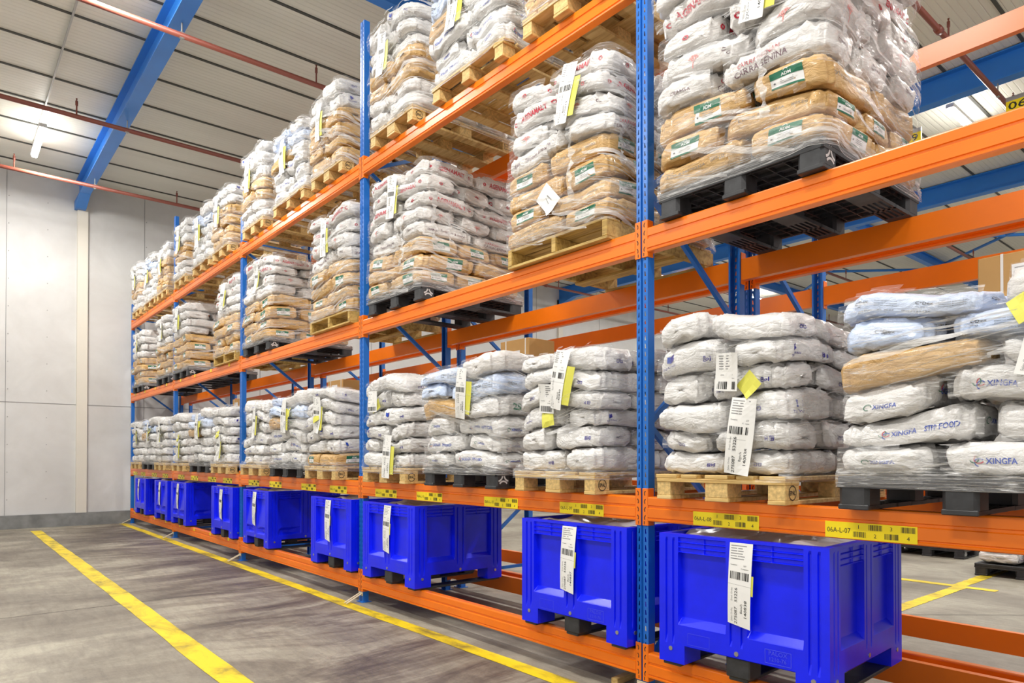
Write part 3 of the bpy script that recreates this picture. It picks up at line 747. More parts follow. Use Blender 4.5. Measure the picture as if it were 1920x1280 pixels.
def chem_meshes():   # low crosswise-planked wooden pallet, one metre wide, blocks on three skids
    out = []
    deck = MB()
    for k in range(9): wobble_board(deck, -0.5, k * 0.1335, 0.122, 0.5, k * 0.1335 + 0.105, 0.142)
    out.append(('top_deck', deck.mesh('top_deck', 'wood')))
    for x in (-0.43, 0, 0.43):
        m = MB(); wobble_board(m, x - 0.06, 0, 0.10, x + 0.06, 1.2, 0.122); out.append(('stringer_board', m.mesh('stringer_board', 'wood')))
        m = MB(); wobble_board(m, x - 0.055, 0, 0, x + 0.055, 1.2, 0.022); out.append(('skid', m.mesh('skid', 'wood')))
        for y in (0.07, 0.6, 1.13):
            m = MB(); m.bbox(x - 0.05, y - 0.065, 0.022, x + 0.05, y + 0.065, 0.1, 0.003); out.append(('block', m.mesh('block', 'chip')))
    return out
def stringer_meshes():
    out = []
    deck = MB()
    for k in range(8): wobble_board(deck, -0.5, k * 0.15, 0.125, 0.5, k * 0.15 + 0.135, 0.145)
    out.append(('top_deck', deck.mesh('top_deck', 'woodold')))
    base = MB()
    for k in (0, 0.36, 0.72, 1.09): wobble_board(base, -0.5, k, 0, 0.5, k + 0.11, 0.02)
    out.append(('bottom_boards', base.mesh('bottom_boards', 'woodold')))
    for x in (-0.4775, 0, 0.4775):
        m = MB(); wobble_board(m, x - 0.022, 0.0, 0.02, x + 0.022, 1.2, 0.125); out.append(('stringer', m.mesh('stringer', 'woodold')))
    m = MB(); m.box(-0.455, 0.55, 0.021, 0.455, 0.57, 0.124); out.append(('cross_board', m.mesh('cross_board', 'woodold')))
    return out
def black_meshes():
    out = []
    deck = MB(); deck.bbox(-0.5, 0, 0.118, 0.5, 1.2, 0.155, 0.006)
    for k in range(11): x = -0.46 + k * 0.092; deck.box(x - 0.003, 0.02, 0.098, x + 0.003, 1.18, 0.118)
    for k in range(14): y = 0.03 + k * 0.0875; deck.box(-0.48, y - 0.003, 0.098, 0.48, y + 0.003, 0.118)
    deck.box(-0.5, 0, 0.10, 0.5, 0.012, 0.12); deck.box(-0.5, 1.188, 0.10, 0.5, 1.2, 0.12); deck.box(0.488, 0, 0.10, 0.5, 1.2, 0.12); deck.box(-0.5, 0, 0.10, -0.488, 1.2, 0.12)
    out.append(('deck', deck.mesh('deck', 'black')))
    mats = ['black', 'greymark']
    for x in (-0.43, 0, 0.43):
        m = MB()   # slotted runner
        for a, b in ((0, 0.16), (0.5, 0.7), (1.04, 1.2)): m.bbox(x - 0.068, a, 0, x + 0.068, b, 0.024, 0.004)
        for a, b in ((0.16, 0.5), (0.7, 1.04)):
            for k in range(5): xx = x - 0.06 + 0.03 * k; m.box(xx - 0.007, a, 0.002, xx + 0.007, b, 0.022)
            m.box(x - 0.067, (a + b) / 2 - 0.012, 0.002, x + 0.067, (a + b) / 2 + 0.012, 0.022)
        out.append(('runner', m.mesh('runner', 'black')))
        for y in (0.075, 0.6, 1.125):
            m = MB()
            c = 0.018; x0, x1, y0, y1 = x - 0.068, x + 0.068, y - 0.073, y + 0.073
            m.prism([(x0 + c, y0), (x1 - c, y0), (x1, y0 + c), (x1, y1 - c), (x1 - c, y1), (x0 + c, y1), (x0, y1 - c), (x0, y0 + c)], 0.022, 0.12, 'z')
            if x > 0.2 and y < 0.2:
                ik = Ink()
                for a in (math.pi / 2, math.pi * 7 / 6, math.pi * 11 / 6):
                    ik.arc(0.075 + 0.060 * math.cos(a + math.pi / 3), 0.075 + 0.060 * math.sin(a + math.pi / 3), 0.044, a + math.pi / 3 + math.pi - 0.95, a + math.pi / 3 + math.pi + 0.95, 0.013, 'greymark')
                ik.place(m, lambda u, v, l: (x1 + 0.001, u, v), mats)
            out.append(('foot', m.mesh('foot', mats)))
    return out
PAL = {'epal': (epal_meshes(), 'wooden_pallet', 'pallet', 0.144, 0.8), 'chem': (chem_meshes(), 'wooden_pallet', 'pallet', 0.142, 1.0), 'stringer': (stringer_meshes(), 'wooden_pallet', 'pallet', 0.145, 1.0), 'black': (black_meshes(), 'plastic_pallet', 'pallet', 0.155, 1.0)}
PDESC = {'epal': 'wooden block pallet', 'chem': 'wooden pallet with crosswise planks', 'stringer': 'stained wooden pallet with two front openings', 'black': 'black plastic pallet'}
def put_pallet(kind, x, yc, z, label, rot=0.0):
    parts, nm, cat, h, w = PAL[kind]
    e = empty(nm, (x, yc, z), R(-90) + rot, label, cat, 'pallets under the sack loads')
    for pn, me in parts: link(pn, me, e)
    return h, w

# ------------------------------------------------------------------ sacks
SL, SW, SH = 0.60, 0.40, 0.15
def sack_shape(seed, style, nu=40, nt=28):
    rn = np.random.default_rng(seed); br_ = style == 'brown'
    m_, n = (7.0, 6.0) if br_ else (4.4, 4.6)
    ph_ = np.linspace(-1, 1, nu + 1); ph_ = np.sign(ph_) * (1 - (1 - np.abs(ph_)) ** 1.35) * math.pi / 2
    th = np.linspace(0, 2 * np.pi, nt, endpoint=False) + math.pi / nt; PH, T = np.meshgrid(ph_, th, indexing='ij')
    U = np.sign(np.sin(PH)) * np.abs(np.sin(PH)) ** (2 / m_); rr = np.maximum(np.cos(PH), 1e-4) ** (2 / m_)
    cs, sn = np.cos(T), np.sin(T)
    cy = np.sign(cs) * np.abs(cs) ** (2 / n); cz = np.sign(sn) * np.abs(sn) ** (2 / n)
    Y = SW / 2 * rr ** 0.6 * cy * (1 - 0.03 * U ** 2); Z = SH / 2 * rr * cz
    X = SL / 2 * U
    a = rn.uniform(0, 6.28, 20)
    amp = 0.0085 if style != 'brown' else 0.005
    lump = sum(np.sin((4 + 3 * k) * X / SL * 6 + a[k] + (3 + 2 * k) * Y * 8 * (1 if k % 2 else -1)) for k in range(4)) * amp
    pleat = rr * np.sin(T * 9 + a[5]) * np.sin(T * 5 + a[6]) * np.abs(U) ** 5 * (0.010 if style != 'brown' else 0.006)
    Z = Z + (lump * 0.8 * rr + pleat) * np.abs(sn) ; Y = Y + (lump * rr + pleat * 0.8) * np.sign(cy) * np.abs(cs) ** 0.5
    crease = np.sin(X * 70 + a[7] + Y * 20) * np.sin(X * 23 + a[8]) * 0.0025; Y = Y + crease * np.sign(cy); 
    X = X + (np.sin(Y * 17 + a[9]) * 0.008 + np.sin(Y * 41 + a[10]) * np.sin(Z * 60 + a[11]) * 0.004) * np.abs(U) ** 4
    Z = np.clip(Z, -SH / 2, SH / 2); Y = Y * (SW / 2 / np.abs(Y).max()); X = X * (SL / 2 / np.abs(X).max())
    V = np.stack([X, Y, Z], -1).reshape(-1, 3); F = []
    for i in range(nu):
        for j in range(nt): F.append((i * nt + j, i * nt + (j + 1) % nt, (i + 1) * nt + (j + 1) % nt, (i + 1) * nt + j))
    F.append(tuple(range(nt))[::-1][::-1]); F.append(tuple(range(nu * nt, (nu + 1) * nt))[::-1])
    return V, [f[::-1] for f in F]

def tree(ik, x, y, s, mat):
    def br(x, y, a, l, d):
        x2, y2 = x + math.cos(a) * l, y + math.sin(a) * l; ik.stroke([(x, y), (x2, y2)], 0.0022 * (1 + d * 0.35), mat)
        if d > 0:
            for da in (-0.55, 0.12, 0.62): br(x2, y2, a + da, l * 0.68, d - 1)
    br(x, y, math.pi / 2, s * 0.42, 3)
INKM = ['red', 'coral', 'plum', 'bluep', 'navy', 'greenp', 'whitep', 'ink', 'greyink']
def prints(kind, variant):
    """(side ink, end ink) for a kind of sack; u,v centred on the face"""
    s_, e_ = Ink(), Ink()
    if kind == 'malt':
        s_.text('AGENAMALT', -0.15, -0.018, 0.042, 'red', width=0.30, bold=0.03)
        s_.arc(-0.215, 0.0, 0.012, 0, 6.3, 0.008, 'red', 12); s_.arc(0.21, 0.004, 0.014, 0, 6.3, 0.008, 'red', 12)
        e_.arc(0.0, 0.0, 0.014, 0, 6.3, 0.009, 'red', 12)
    elif kind == 'tree':
        tree(s_, -0.02, -0.045, 0.075, 'coral'); s_.stroke([(-0.14, -0.05), (-0.14, 0.05)], 0.002, 'greyink'); s_.stroke([(0.11, -0.05), (0.11, 0.05)], 0.002, 'greyink')
        s_.arc(0.17, 0.01, 0.009, 0.6, 6.0, 0.004, 'plum', 10); s_.arc(0.19, -0.008, 0.007, 0.6, 6.0, 0.003, 'plum', 10)
        tree(e_, 0.0, -0.045, 0.07, 'coral')
    elif kind == 'plum':
        if variant % 2 == 0:
            s_.text('CARRAGEENAN', -0.18, 0.008, 0.026, 'red', width=0.24); s_.text('CARRAGENINA', -0.20, -0.038, 0.034, 'plum', width=0.30)
        else:
            s_.text('CEAMSA', -0.22, -0.012, 0.022, 'plum', width=0.09, bold=0.01); s_.text('Timpower & texture', -0.08, -0.014, 0.032, 'plum', width=0.27)
        e_.text('CEAMSA', -0.06, -0.01, 0.02, 'plum', width=0.12)
    elif kind == 'thai':
        if variant % 2 == 0:
            c = -0.16
            s_._add([(c - 0.022, 0.012), (c, 0.0), (c, 0.034), (c - 0.022, 0.042)], [(0, 1, 2, 3)], 'bluep', 2); s_._add([(c, 0.0), (c + 0.022, 0.012), (c + 0.022, 0.042), (c, 0.034)], [(0, 1, 2, 3)], 'navy', 2)
            s_.text('THAI WAH', c - 0.05, -0.022, 0.014, 'navy', width=0.10)
        for k in ((0, 1) if variant % 3 != 1 else ()):
            x = 0.13 + 0.032 * k; s_.stroke([(x, -0.02), (x + 0.02, -0.02), (x + 0.02, 0.002), (x, 0.002), (x, -0.02)], 0.004, 'navy'); s_.arc(x + 0.010, -0.009, 0.005, 0, 6.3, 0.004, 'navy', 8)
        for k in ((0, 1) if variant % 3 == 1 else ()):
            x = -0.03 + 0.032 * k; e_.stroke([(x, -0.02), (x + 0.02, -0.02), (x + 0.02, 0.002), (x, 0.002), (x, -0.02)], 0.004, 'navy')
    elif kind == 'xf':
        x = -0.17 + (0.09 if variant % 2 else 0.0)
        for a, m in ((0.7, 'red'), (2.3, 'greenp'), (-0.5, 'bluep')): s_.arc(x + 0.012 * math.cos(a), 0.012 * math.sin(a), 0.017, a + 1.2, a + 5.0, 0.004, m, 10)
        s_.text('XINGFA', x + 0.03, -0.013, 0.026, 'bluep', width=0.105, bold=0.015); s_.text('STPP FOOD', x + 0.165, -0.013, 0.025, 'bluep', width=0.135, bold=0.015)
        e_.arc(-0.06, 0, 0.015, 0, 5, 0.004, 'greenp', 10); e_.text('XINGFA', -0.04, -0.012, 0.024, 'bluep', width=0.10, bold=0.015)
    elif kind == 'blue':
        s_.text('C*Dex', -0.22, 0.014, 0.020, 'ink', width=0.07, bold=0.01); s_.text('Net. 25kg', -0.22, -0.006, 0.009, 'ink')
        for k in range(3): s_.text('Dextrose monohydrate', -0.125, 0.020 - k * 0.014, 0.008, 'ink', width=0.10)
        s_.text('C*Dex', 0.05, 0.014, 0.020, 'ink', width=0.07, bold=0.01); s_.text('Net. 25kg', 0.05, -0.006, 0.009, 'ink')
        for k in range(3): s_.text('Dextrose kristalsuiker', 0.14, 0.022 - k * 0.014, 0.008, 'ink', width=0.10)
        s_.text('02301   06 2027     0098123456', -0.19, -0.035, 0.010, 'greyink', width=0.30)
        e_.text('C*Dex', -0.04, 0.0, 0.022, 'ink')
    elif kind == 'kilo':
        s_.text('25', -0.08, -0.022, 0.046, 'greenp', width=0.065, bold=0.04); s_.text('kg', -0.008, -0.004, 0.026, 'greenp', width=0.02, bold=0.01); s_.text('net', -0.008, -0.022, 0.012, 'greenp', width=0.02)
    elif kind == 'brown':
        s_.text('LOT # 25070232A    #05%02d' % (20 + 15 * (variant % 2)), -0.20, 0.0, 0.017, 'greyink', width=0.38)
        for q, x0 in ((e_, -0.085),) + (((s_, -0.02),) if variant == 5 else ()):
            if q is s_: s_.v.clear(); s_.f.clear(); s_.m.clear(); s_.lay.clear()
            q.rect(x0, -0.052, x0 + 0.17, 0.055, 'whitep', 6, 5, lay=1); q.rect(x0, 0.012, x0 + 0.17, 0.055, 'greenp', 6, 2, lay=2); q.rect(x0, -0.052, x0 + 0.17, -0.040, 'greenp', 6, 1, lay=2)
            q.text('ADM', x0 + 0.060, 0.018, 0.020, 'whitep', width=0.052, bold=0.02, lay=3)
            for k in range(3): q.rect(x0 + 0.05, -0.004 - k * 0.010, x0 + 0.12, -0.001 - k * 0.010, 'greyink', lay=2)
            q.arc(x0 + 0.02, -0.015, 0.004, 0, 6.3, 0.004, 'ink', 6)
            q.arc(x0 + 0.086, 0.044, 0.012, 0.3, 2.9, 0.003, 'whitep', 8, lay=3)
    return s_, e_
SMAT = {'malt': 'malt_sack', 'tree': 'malt_sack', 'plum': 'malt_sack', 'thai': 'white_sack', 'xf': 'white_sack', 'kilo': 'white_sack', 'plain': 'white_sack', 'blue': 'blue_sack', 'brown': 'brown_sack', 'kraft': 'brown_sack', 'cream': 'malt_sack'}
SNAME = {'blue': 'blue_sack', 'kraft': 'brown_paper_sack', 'brown': 'brown_paper_sack'}
SDESC = {'malt': 'red-printed sack', 'tree': 'coral-printed sack', 'plum': 'plum-printed sack', 'thai': 'white sack', 'xf': 'blue-printed sack', 'kilo': 'green-printed sack', 'plain': 'plain white sack', 'cream': 'off-white sack', 'blue': 'pale blue sack', 'brown': 'brown paper sack', 'kraft': 'plain brown sack'}
_SACK = {}
def sack_mesh(kind, variant):
    key = (kind, variant)
    if key not in _SACK:
        V, F = sack_shape(hash((len(kind), kind[0] == 'b', variant, ord(kind[1]))) % 9999, 'brown' if kind in ('brown', 'kraft') else 'white')
        mb = MB().add(V, F); mats = [SMAT[kind]] + INKM
        bv = BVHTree.FromPolygons([Vector(v) for v in V], F)
        s_, e_ = prints(kind, variant)
        def side(u, v, l):
            h = bv.ray_cast(Vector((u, -1, v)), Vector((0, 1, 0)))[0]
            return (u, (h.y if h else -SW / 2) - 0.0012 * l, v)
        def endp(sg):
            def f(u, v, l):
                h = bv.ray_cast(Vector((sg, u * (1 if sg > 0 else -1), v * 0.8)), Vector((-sg, 0, 0)))[0]
                return ((h.x if h else sg * SL / 2) + sg * 0.0012 * l, u * (1 if sg > 0 else -1), v * 0.8)
            return f
        s_.place(mb, side, mats)
        e_.place(mb, endp(-1), mats); e_.place(mb, endp(1), mats)
        me = mb.mesh('sack_' + kind, mats); n = len(F)
        sm = [True] * n + [False] * (len(me.polygons) - n); me.polygons.foreach_set('use_smooth', sm)
        _SACK[key] = (me, V, F)
    return _SACK[key]

# loads -----------------------------------------------------------------------------------
# level, bay, front x, wall-side y, pallet, layers (bottom to top), load name, top z, number of layer slots
T6 = ['thai'] * 6
MIX = ['xf', 'xf', 'xf', 'brkg', 'blue', 'bltop']
BRW = ['brown', 'brown', 'brown', 'plum', 'tree', 'malt', 'malt', 'malt']
BRW4 = ['brown', 'brown', 'brown', 'brown', 'plum', 'tree', 'malt', 'malt']
TOPL = ['cream', 'cream', 'kraft', 'kraft', 'plain', 'plain', 'thai']
TOPR = ['kraft', 'kraft', 'kraft', 'kraft', 'thai', 'thai']
L = []
def add(lv, bay, xf, yh, pal, lay, name, top): L.append((lv, bay, xf, yh, pal, lay, name, top))
for bay, ys in enumerate([((2.54, 'epal'), (1.485, 'black')), ((6.17, 'epal'), (5.05, 'black'), (3.83, 'epal')), ((9.77, 'epal'), (8.68, 'black'), (7.58, 'epal')), ((13.44, 'epal'), (12.30, 'black'), (11.12, 'epal')), ((16.87, 'epal'), (15.80, 'black'), (14.765, 'epal'))]):
    for k, (y, pal) in enumerate(ys):
        nm = 'black-pallet load' if pal == 'black' else ('wooden-pallet load' if len(ys) == 2 else ('wall-side wooden-pallet load', '', 'camera-side wooden-pallet load')[k])
        lay = MIX if pal == 'black' else (['brown'] + T6[1:] if (bay == 2 and k == 2) else T6)
        add(2, bay, -0.13, y, pal, lay, '%s, lower shelf, %s' % (nm, BAYN[bay]), 2.27)
for bay, ys in enumerate([((2.58, 'black'),), ((6.22, 'black'), (4.0, 'stringer')), ((9.92, 'black'), (7.62, 'stringer')), ((13.71, 'black'), (11.26, 'stringer')), ((17.15, 'black'), (14.98, 'black'))]):
    for k, (y, pal) in enumerate(ys):
        lay = BRW if (bay < 2 and pal == 'black') else BRW4
        top = {0: 4.32, 1: 4.22}.get(bay, 4.22)
        nm = 'black-pallet load' if len(set(p for _, p in ys)) == len(ys) and pal == 'black' else ('wooden-pallet load' if pal == 'stringer' else ('wall-side black-pallet load', 'camera-side black-pallet load')[k])
        add(3, bay, -0.05, y, pal, lay, '%s, middle shelf, %s' % (nm, BAYN[bay]), top)
for bay, ys in enumerate([(), (6.14, 5.03, 3.81), (9.9, 8.75, 7.56), (13.6, 12.43, 11.3), (17.14, 16.02, 14.88)]):
    for k, y in enumerate(ys):
        add(4, bay, -0.07, y, 'chem' if k == 1 else 'epal', (TOPL, MIX, TOPR)[k], '%s load, top shelf, %s' % (('wall-side', 'middle', 'camera-side')[k], BAYN[bay]), (5.72, 5.60, 5.60)[k])
ORD = ['bottom', 'second', 'third', 'fourth', 'fifth', 'sixth', 'seventh', 'eighth']
SPEC = []; LOADS = []; WARP = {}
def warp(P, w):
    # layers sag over one another: each boundary between two layers is a gently rolling surface that both layers share
    t = np.clip((P[:, 2] - w['z0']) / w['lh'], 0, w['n']); a = w['ph']
    grow = np.minimum(t / 2.0, 1.0)
    x, y = P[:, 0] - w['xf'], w['yh'] - P[:, 1]
    roll = np.sin(5.2 * y + a[0] + 0.9 * t) + 0.7 * np.sin(8.7 * y + a[1] - 0.6 * t + 3 * x) + 0.7 * np.sin(4.6 * x + a[2] + 0.5 * t)
    edge = np.maximum(0, 1 - x / 0.22) ** 2 + np.maximum(0, 1 - y / 0.16) ** 2 + np.maximum(0, 1 - (w['w'] - y) / 0.16) ** 2
    Q = P.copy()
    Q[:, 2] += grow * w['amp'] * (0.8 * roll - 1.1 * edge)
    Q[:, 0] += w['lean'][0] * t / w['n'] + 0.010 * np.sin(2.1 * t + a[3] + 3 * y); Q[:, 1] += w['lean'][1] * t / w['n'] + 0.010 * np.sin(1.7 * t + a[4] + 2 * x)
    return Q
def placed(s_):
    me, V, F = sack_mesh(s_['kind'], s_['var']); A = np.array(s_['mw']); P = V @ A[:3, :3].T + A[:3, 3]
    return (warp(P, WARP[s_['load']]) if s_['load'] in WARP else P), F
for li, (lv, bay, xf, yh, pal, lay, name, top) in enumerate(L):
    zb = LV[lv] + 0.001
    w = PAL[pal][4]
    yc = yh - w / 2
    h, w = put_pallet(pal, xf, yc, zb, '%s under the %s' % (PDESC[pal], name), R(random.uniform(-0.3, 0.3)))
    n = len(lay); lh = (top - zb - h) / n; far = bay >= 3; mid = bay == 2
    rn = random.Random(li * 13 + 5); specs = []
    D = 1.18
    for k, kd in enumerate(lay):
        z = zb + h + 0.004 + lh * (k + 0.5); odd = (k + li) % 2 == 0
        bul = 0.0 if pal == 'epal' and lv == 2 else -0.02
        bul += rn.uniform(-0.01, 0.015)
        c = 0.58 if odd else 0.42
        slots = []       # (name, t0, t1 across from the wall side, d0, d1 into the rack, long axis)
        if far:
            slots = [('front wall-side', 0, c, 0, 0.5 if not odd else 0.36, 'x' if not odd else 'y'), ('front camera-side', c, 1, 0, 0.6 if odd else 0.36, 'x' if odd else 'y'), ('rear camera-side', c, 1, 0.6 if odd else 0.36, 1, 'x')]
        elif odd:
            slots = [('front wall-side', 0, c, 0, 0.36, 'y'), ('front camera-side', c, 1, 0, 0.52, 'x'), ('rear camera-side', c, 1, 0.52, 1, 'x')]
        else:
            slots = [('front wall-side', 0, c, 0, 0.52, 'x'), ('front camera-side', c, 1, 0, 0.35, 'y'), ('middle camera-side', c, 1, 0.35, 0.68, 'y'), ('rear camera-side', c, 1, 0.68, 1, 'y')]
        if k == n - 1 and not far: slots.append(('rear wall-side', 0, c, 0.36 if odd else 0.52, 1, 'x'))
        for pos, t0, t1, d0, d1, ax in slots:
            kk = kd
            if kd == 'brkg': kk = 'kraft' if 'wall' in pos else 'kilo'
            elif kd == 'bltop': kk = 'blue' if 'wall' in pos else 'cream'
            elif kd == 'brown' and lv == 3 and bay == 0 and k == 2 and False: kk = 'brown'
            yy0, yy1 = yh - bul - (w - 2 * bul) * t0, yh - bul - (w - 2 * bul) * t1
            xx0, xx1 = xf + bul + 0.015 + D * d0, xf + bul + 0.015 + D * d1
            front = d0 == 0
            dx = rn.uniform(-0.026, 0.0) if front else 0
            dy = rn.uniform(-0.014, 0.0) if 'camera' in pos else rn.uniform(0, 0.014)
            lx, ly = (abs(yy0 - yy1), xx1 - xx0) if ax == 'y' else (xx1 - xx0, abs(yy0 - yy1))
            over = 0.985
            tilt = 0.0
            zz = z; hh = lh
            if k == n - 1 and kd == 'bltop':
                if 'wall' in pos: hh = lh * 0.82; zz = z - lh * 0.09
                else: hh = lh * 1.12; zz = z + lh * 0.06
            mw = (Matrix.Translation(((xx0 + xx1) / 2 + dx, (yy0 + yy1) / 2 + dy, zz)) @ Matrix.Rotation(R(-90) * (ax == 'y') + R(rn.uniform(-0.3, 0.3)), 4, 'Z') @ Matrix.Rotation(tilt, 4, 'Y')
                  @ Matrix.Diagonal((lx * over / SL, ly * over / SW, hh * 0.985 / SH, 1)))
            ds = (mw.translation - CAM).length
            size = (hh * (lx + ly) / 2) / ds ** 2 * (1.0 if front else 0.55)
            specs.append(dict(kind=kk, var=rn.randrange(3 if far else 6), mw=mw, size=size, label='%s, %s, %s layer, %s' % (SDESC[kk], pos, ORD[k] if k < n - 1 else 'top', name), load=li, k=k))
    ph_ = [rn.uniform(0, 6.28) for _ in range(8)]
    WARP[li] = dict(z0=zb + h + 0.004, lh=lh, n=n, xf=xf, yh=yh, w=w, ph=ph_, amp=(0.030 if lv == 2 else 0.022) * (0.6 if far else 1.0), top=kd == 'bltop', lean=(rn.uniform(-0.05, 0.03), rn.uniform(-0.03, 0.03)))
    SPEC += specs; LOADS.append(dict(lv=lv, bay=bay, xf=xf, yh=yh, yl=yh - w, zb=zb, zt=zb + h, top=top, name=name, specs=specs, pal=pal))
# two floor pallets behind the racks
for (px, py, zz, nm) in ((6.75, 2.42, 0.0, 'floor load behind the racks near the yellow line'), (8.15, 3.95, 0.0, 'floor load behind the racks farther away')):
    h, w = put_pallet('black', px, py, 0.001, 'black plastic pallet under the ' + nm)
    for k in range(3):
        for q, (t0, ax, nmq) in enumerate(((-0.25, 'x', 'camera-side'), (0.25, 'x', 'wall-side'))):
            mw = Matrix.Translation((px + 0.32, py + t0, 0.16 + 0.145 * (k + 0.5) + 0.004)) @ Matrix.Diagonal((0.62 / SL, 0.48 / SW, 0.142 / SH, 1))
            SPEC.append(dict(kind='thai', var=k, mw=mw, size=0.02, label='plain white sack, %s, %s layer, %s' % (nmq, ('bottom', 'second', 'top')[k], nm), load=-1))

byname = {}
for s_ in SPEC: byname.setdefault(SNAME.get(s_['kind'], 'white_sack'), []).append(s_)
for nm, lst in byname.items():
    lst.sort(key=lambda q: -q['size'])
    for s_ in lst[:300]:
        me, V, F = sack_mesh(s_['kind'], s_['var'])
        loc_ = s_['mw'].translation.copy()
        if s_['load'] in WARP:
            me = me.copy(); n_ = len(me.vertices); c_ = np.empty(n_ * 3, dtype=np.float32); me.vertices.foreach_get('co', c_)
            A = np.array(s_['mw']); P = warp(c_.reshape(-1, 3).astype(float) @ A[:3, :3].T + A[:3, 3], WARP[s_['load']])
            me.vertices.foreach_set('co', (P - np.array(loc_)).astype(np.float32).ravel()); me.update()
        o = link(nm, me, None, loc_, label=s_['label'], cat='sack', group=nm.replace('_', ' ') + 's in the pallet loads')
        if s_['load'] not in WARP: o.matrix_world = s_['mw']
    if lst[300:]:
        mb = MB(); mats = []
        for s_ in lst[300:]:
            me, V, F = sack_mesh(s_['kind'], s_['var']); m = SMAT[s_['kind']]
            if m not in mats: mats.append(m)
            P, F = placed(s_); mb.add(P.tolist(), F, mats.index(m))
        link(nm, mb.mesh(nm, mats, True), label='small %ss of the hindmost loads' % nm.replace('_', ' '), cat='sack', kind='stuff')

# ------------------------------------------------------------------ stretch film and paper labels on each load
def surface(ld, ns=64, nz=44):
    Vs, Fs = [], []
    for s_ in ld['specs']:
        P, F = placed(s_)
        b = len(Vs); Vs.extend(P.tolist()); Fs.extend([tuple(i + b for i in f) for f in F])
    bv = BVHTree.FromPolygons([Vector(v) for v in Vs], Fs)
    w = ld['yh'] - ld['yl']; dp = 1.2; r = 0.10; xf, yh, yl = ld['xf'], ld['yh'], ld['yl']
    a1 = w - r; a2 = a1 + r * math.pi / 2; a3 = a2 + dp - r
    def base(s):
        if s < a1: return Vector((xf, yh - s, 0)), Vector((-1, 0, 0))
        if s < a2:
            t = (s - a1) / r; return Vector((xf + r - r * math.cos(t), yl + r - r * math.sin(t), 0)), Vector((-math.cos(t), -math.sin(t), 0))
        return Vector((xf + r + s - a2, yl, 0)), Vector((0, -1, 0))
    z0, z1 = ld['zt'] - 0.03, ld['top'] + 0.005
    d = np.full((ns + 1, nz + 1), -0.2)
    for i in range(ns + 1):
        b, n = base(a3 * i / ns)
        for j in range(nz + 1):
            z = z0 + (z1 - z0) * j / nz
            h = bv.ray_cast(b + n * 0.4 + Vector((0, 0, z)), -n, 0.75)
            if h[0] is not None: d[i, j] = 0.4 - h[3]
    d[:, 0] = np.maximum(d[:, 0], 0.0); d[:, 1] = np.maximum(d[:, 1], 0.0); 
    for i in range(ns + 1):     # the pallet edge below keeps its square corner
        s_ = a3 * i / ns
        if a1 < s_ < a2:
            t_ = (s_ - a1) / r; d[i, :2] = np.maximum(d[i, :2], r / max(math.cos(t_), math.sin(t_)) - r + 0.004)
    d_raw = d.copy()
    def shift(a, k, ax):
        b = np.roll(a, k, ax)
        sl = [slice(None)] * 2
        sl[ax] = slice(0, k) if k > 0 else slice(k, None)
        b[tuple(sl)] = a[tuple(sl)]; return b
    for _ in range(2):
        for ax in (0, 1): d = np.maximum(d, np.maximum(shift(d, 1, ax), shift(d, -1, ax)) - (0.006 if ax == 0 else 0.010))
    for _ in range(2):
        for ax in (0, 1): d = (2 * d + shift(d, 1, ax) + shift(d, -1, ax)) / 4
    dm = d_raw
    for ax in (0, 1): dm = np.maximum(dm, np.maximum(shift(dm, 1, ax), shift(dm, -1, ax)))
    d = np.maximum(d, dm)
    def P(s, z, off=0.0):
        fs = min(max(s / a3 * ns, 0), ns - 1e-6); fz = min(max((z - z0) / (z1 - z0) * nz, 0), nz - 1e-6)
        i, j = int(fs), int(fz); u, v = fs - i, fz - j
        dd = d[i, j] * (1 - u) * (1 - v) + d[i + 1, j] * u * (1 - v) + d[i, j + 1] * (1 - u) * v + d[i + 1, j + 1] * u * v
        b, n = base(s); q = b + n * (dd + off); return (q.x, q.y, z)
    near = d_raw > -0.12
    near = near | (shift(near, 1, 0) & shift(near, -1, 0)) | (shift(near, 1, 1) & shift(near, -1, 1)) | shift(near, -1, 1)
    def held(s, z): return bool(near[int(min(max(s / a3 * ns, 0), ns)), int(min(max((z - z0) / (z1 - z0) * nz, 0), nz))])
    return P, a3, z0, z1, w, held
LABELS = {  # load name start -> list of (kind, across from the wall side, top z, tilt)
    ('wooden-pallet load', 2, 0): [('half', 0.62, 2.045, 0.10), ('note', 0.76, 1.93, 0.75), ('full', 0.74, 1.80, 0.14)],
    ('black-pallet load', 2, 0): [('full', 0.86, 2.19, 0.24), ('note', 0.74, 2.14, 0.5)],
    ('camera-side', 2, 1): [('full', 0.64, 2.215, 0.20), ('half', 0.43, 2.00, 0.10), ('note', 0.42, 1.82, 0.2)],
    ('black-pallet load', 2, 1): [('full', 0.64, 2.20, 0.14)],
    ('wall-side', 2, 1): [('half', 0.30, 2.13, 0.0), ('note', 0.34, 2.05, 0.6), ('full', 0.64, 1.70, 0.06)],
    ('black-pallet load', 3, 0): [('full', 0.72, 4.18, 0.2)],
    ('wooden-pallet load', 3, 1): [('full', 0.70, 4.18, 0.24)],
    ('black-pallet load', 3, 1): [('full', 0.52, 4.17, 0.16)],
}
FM = ['film', 'filmstrip']
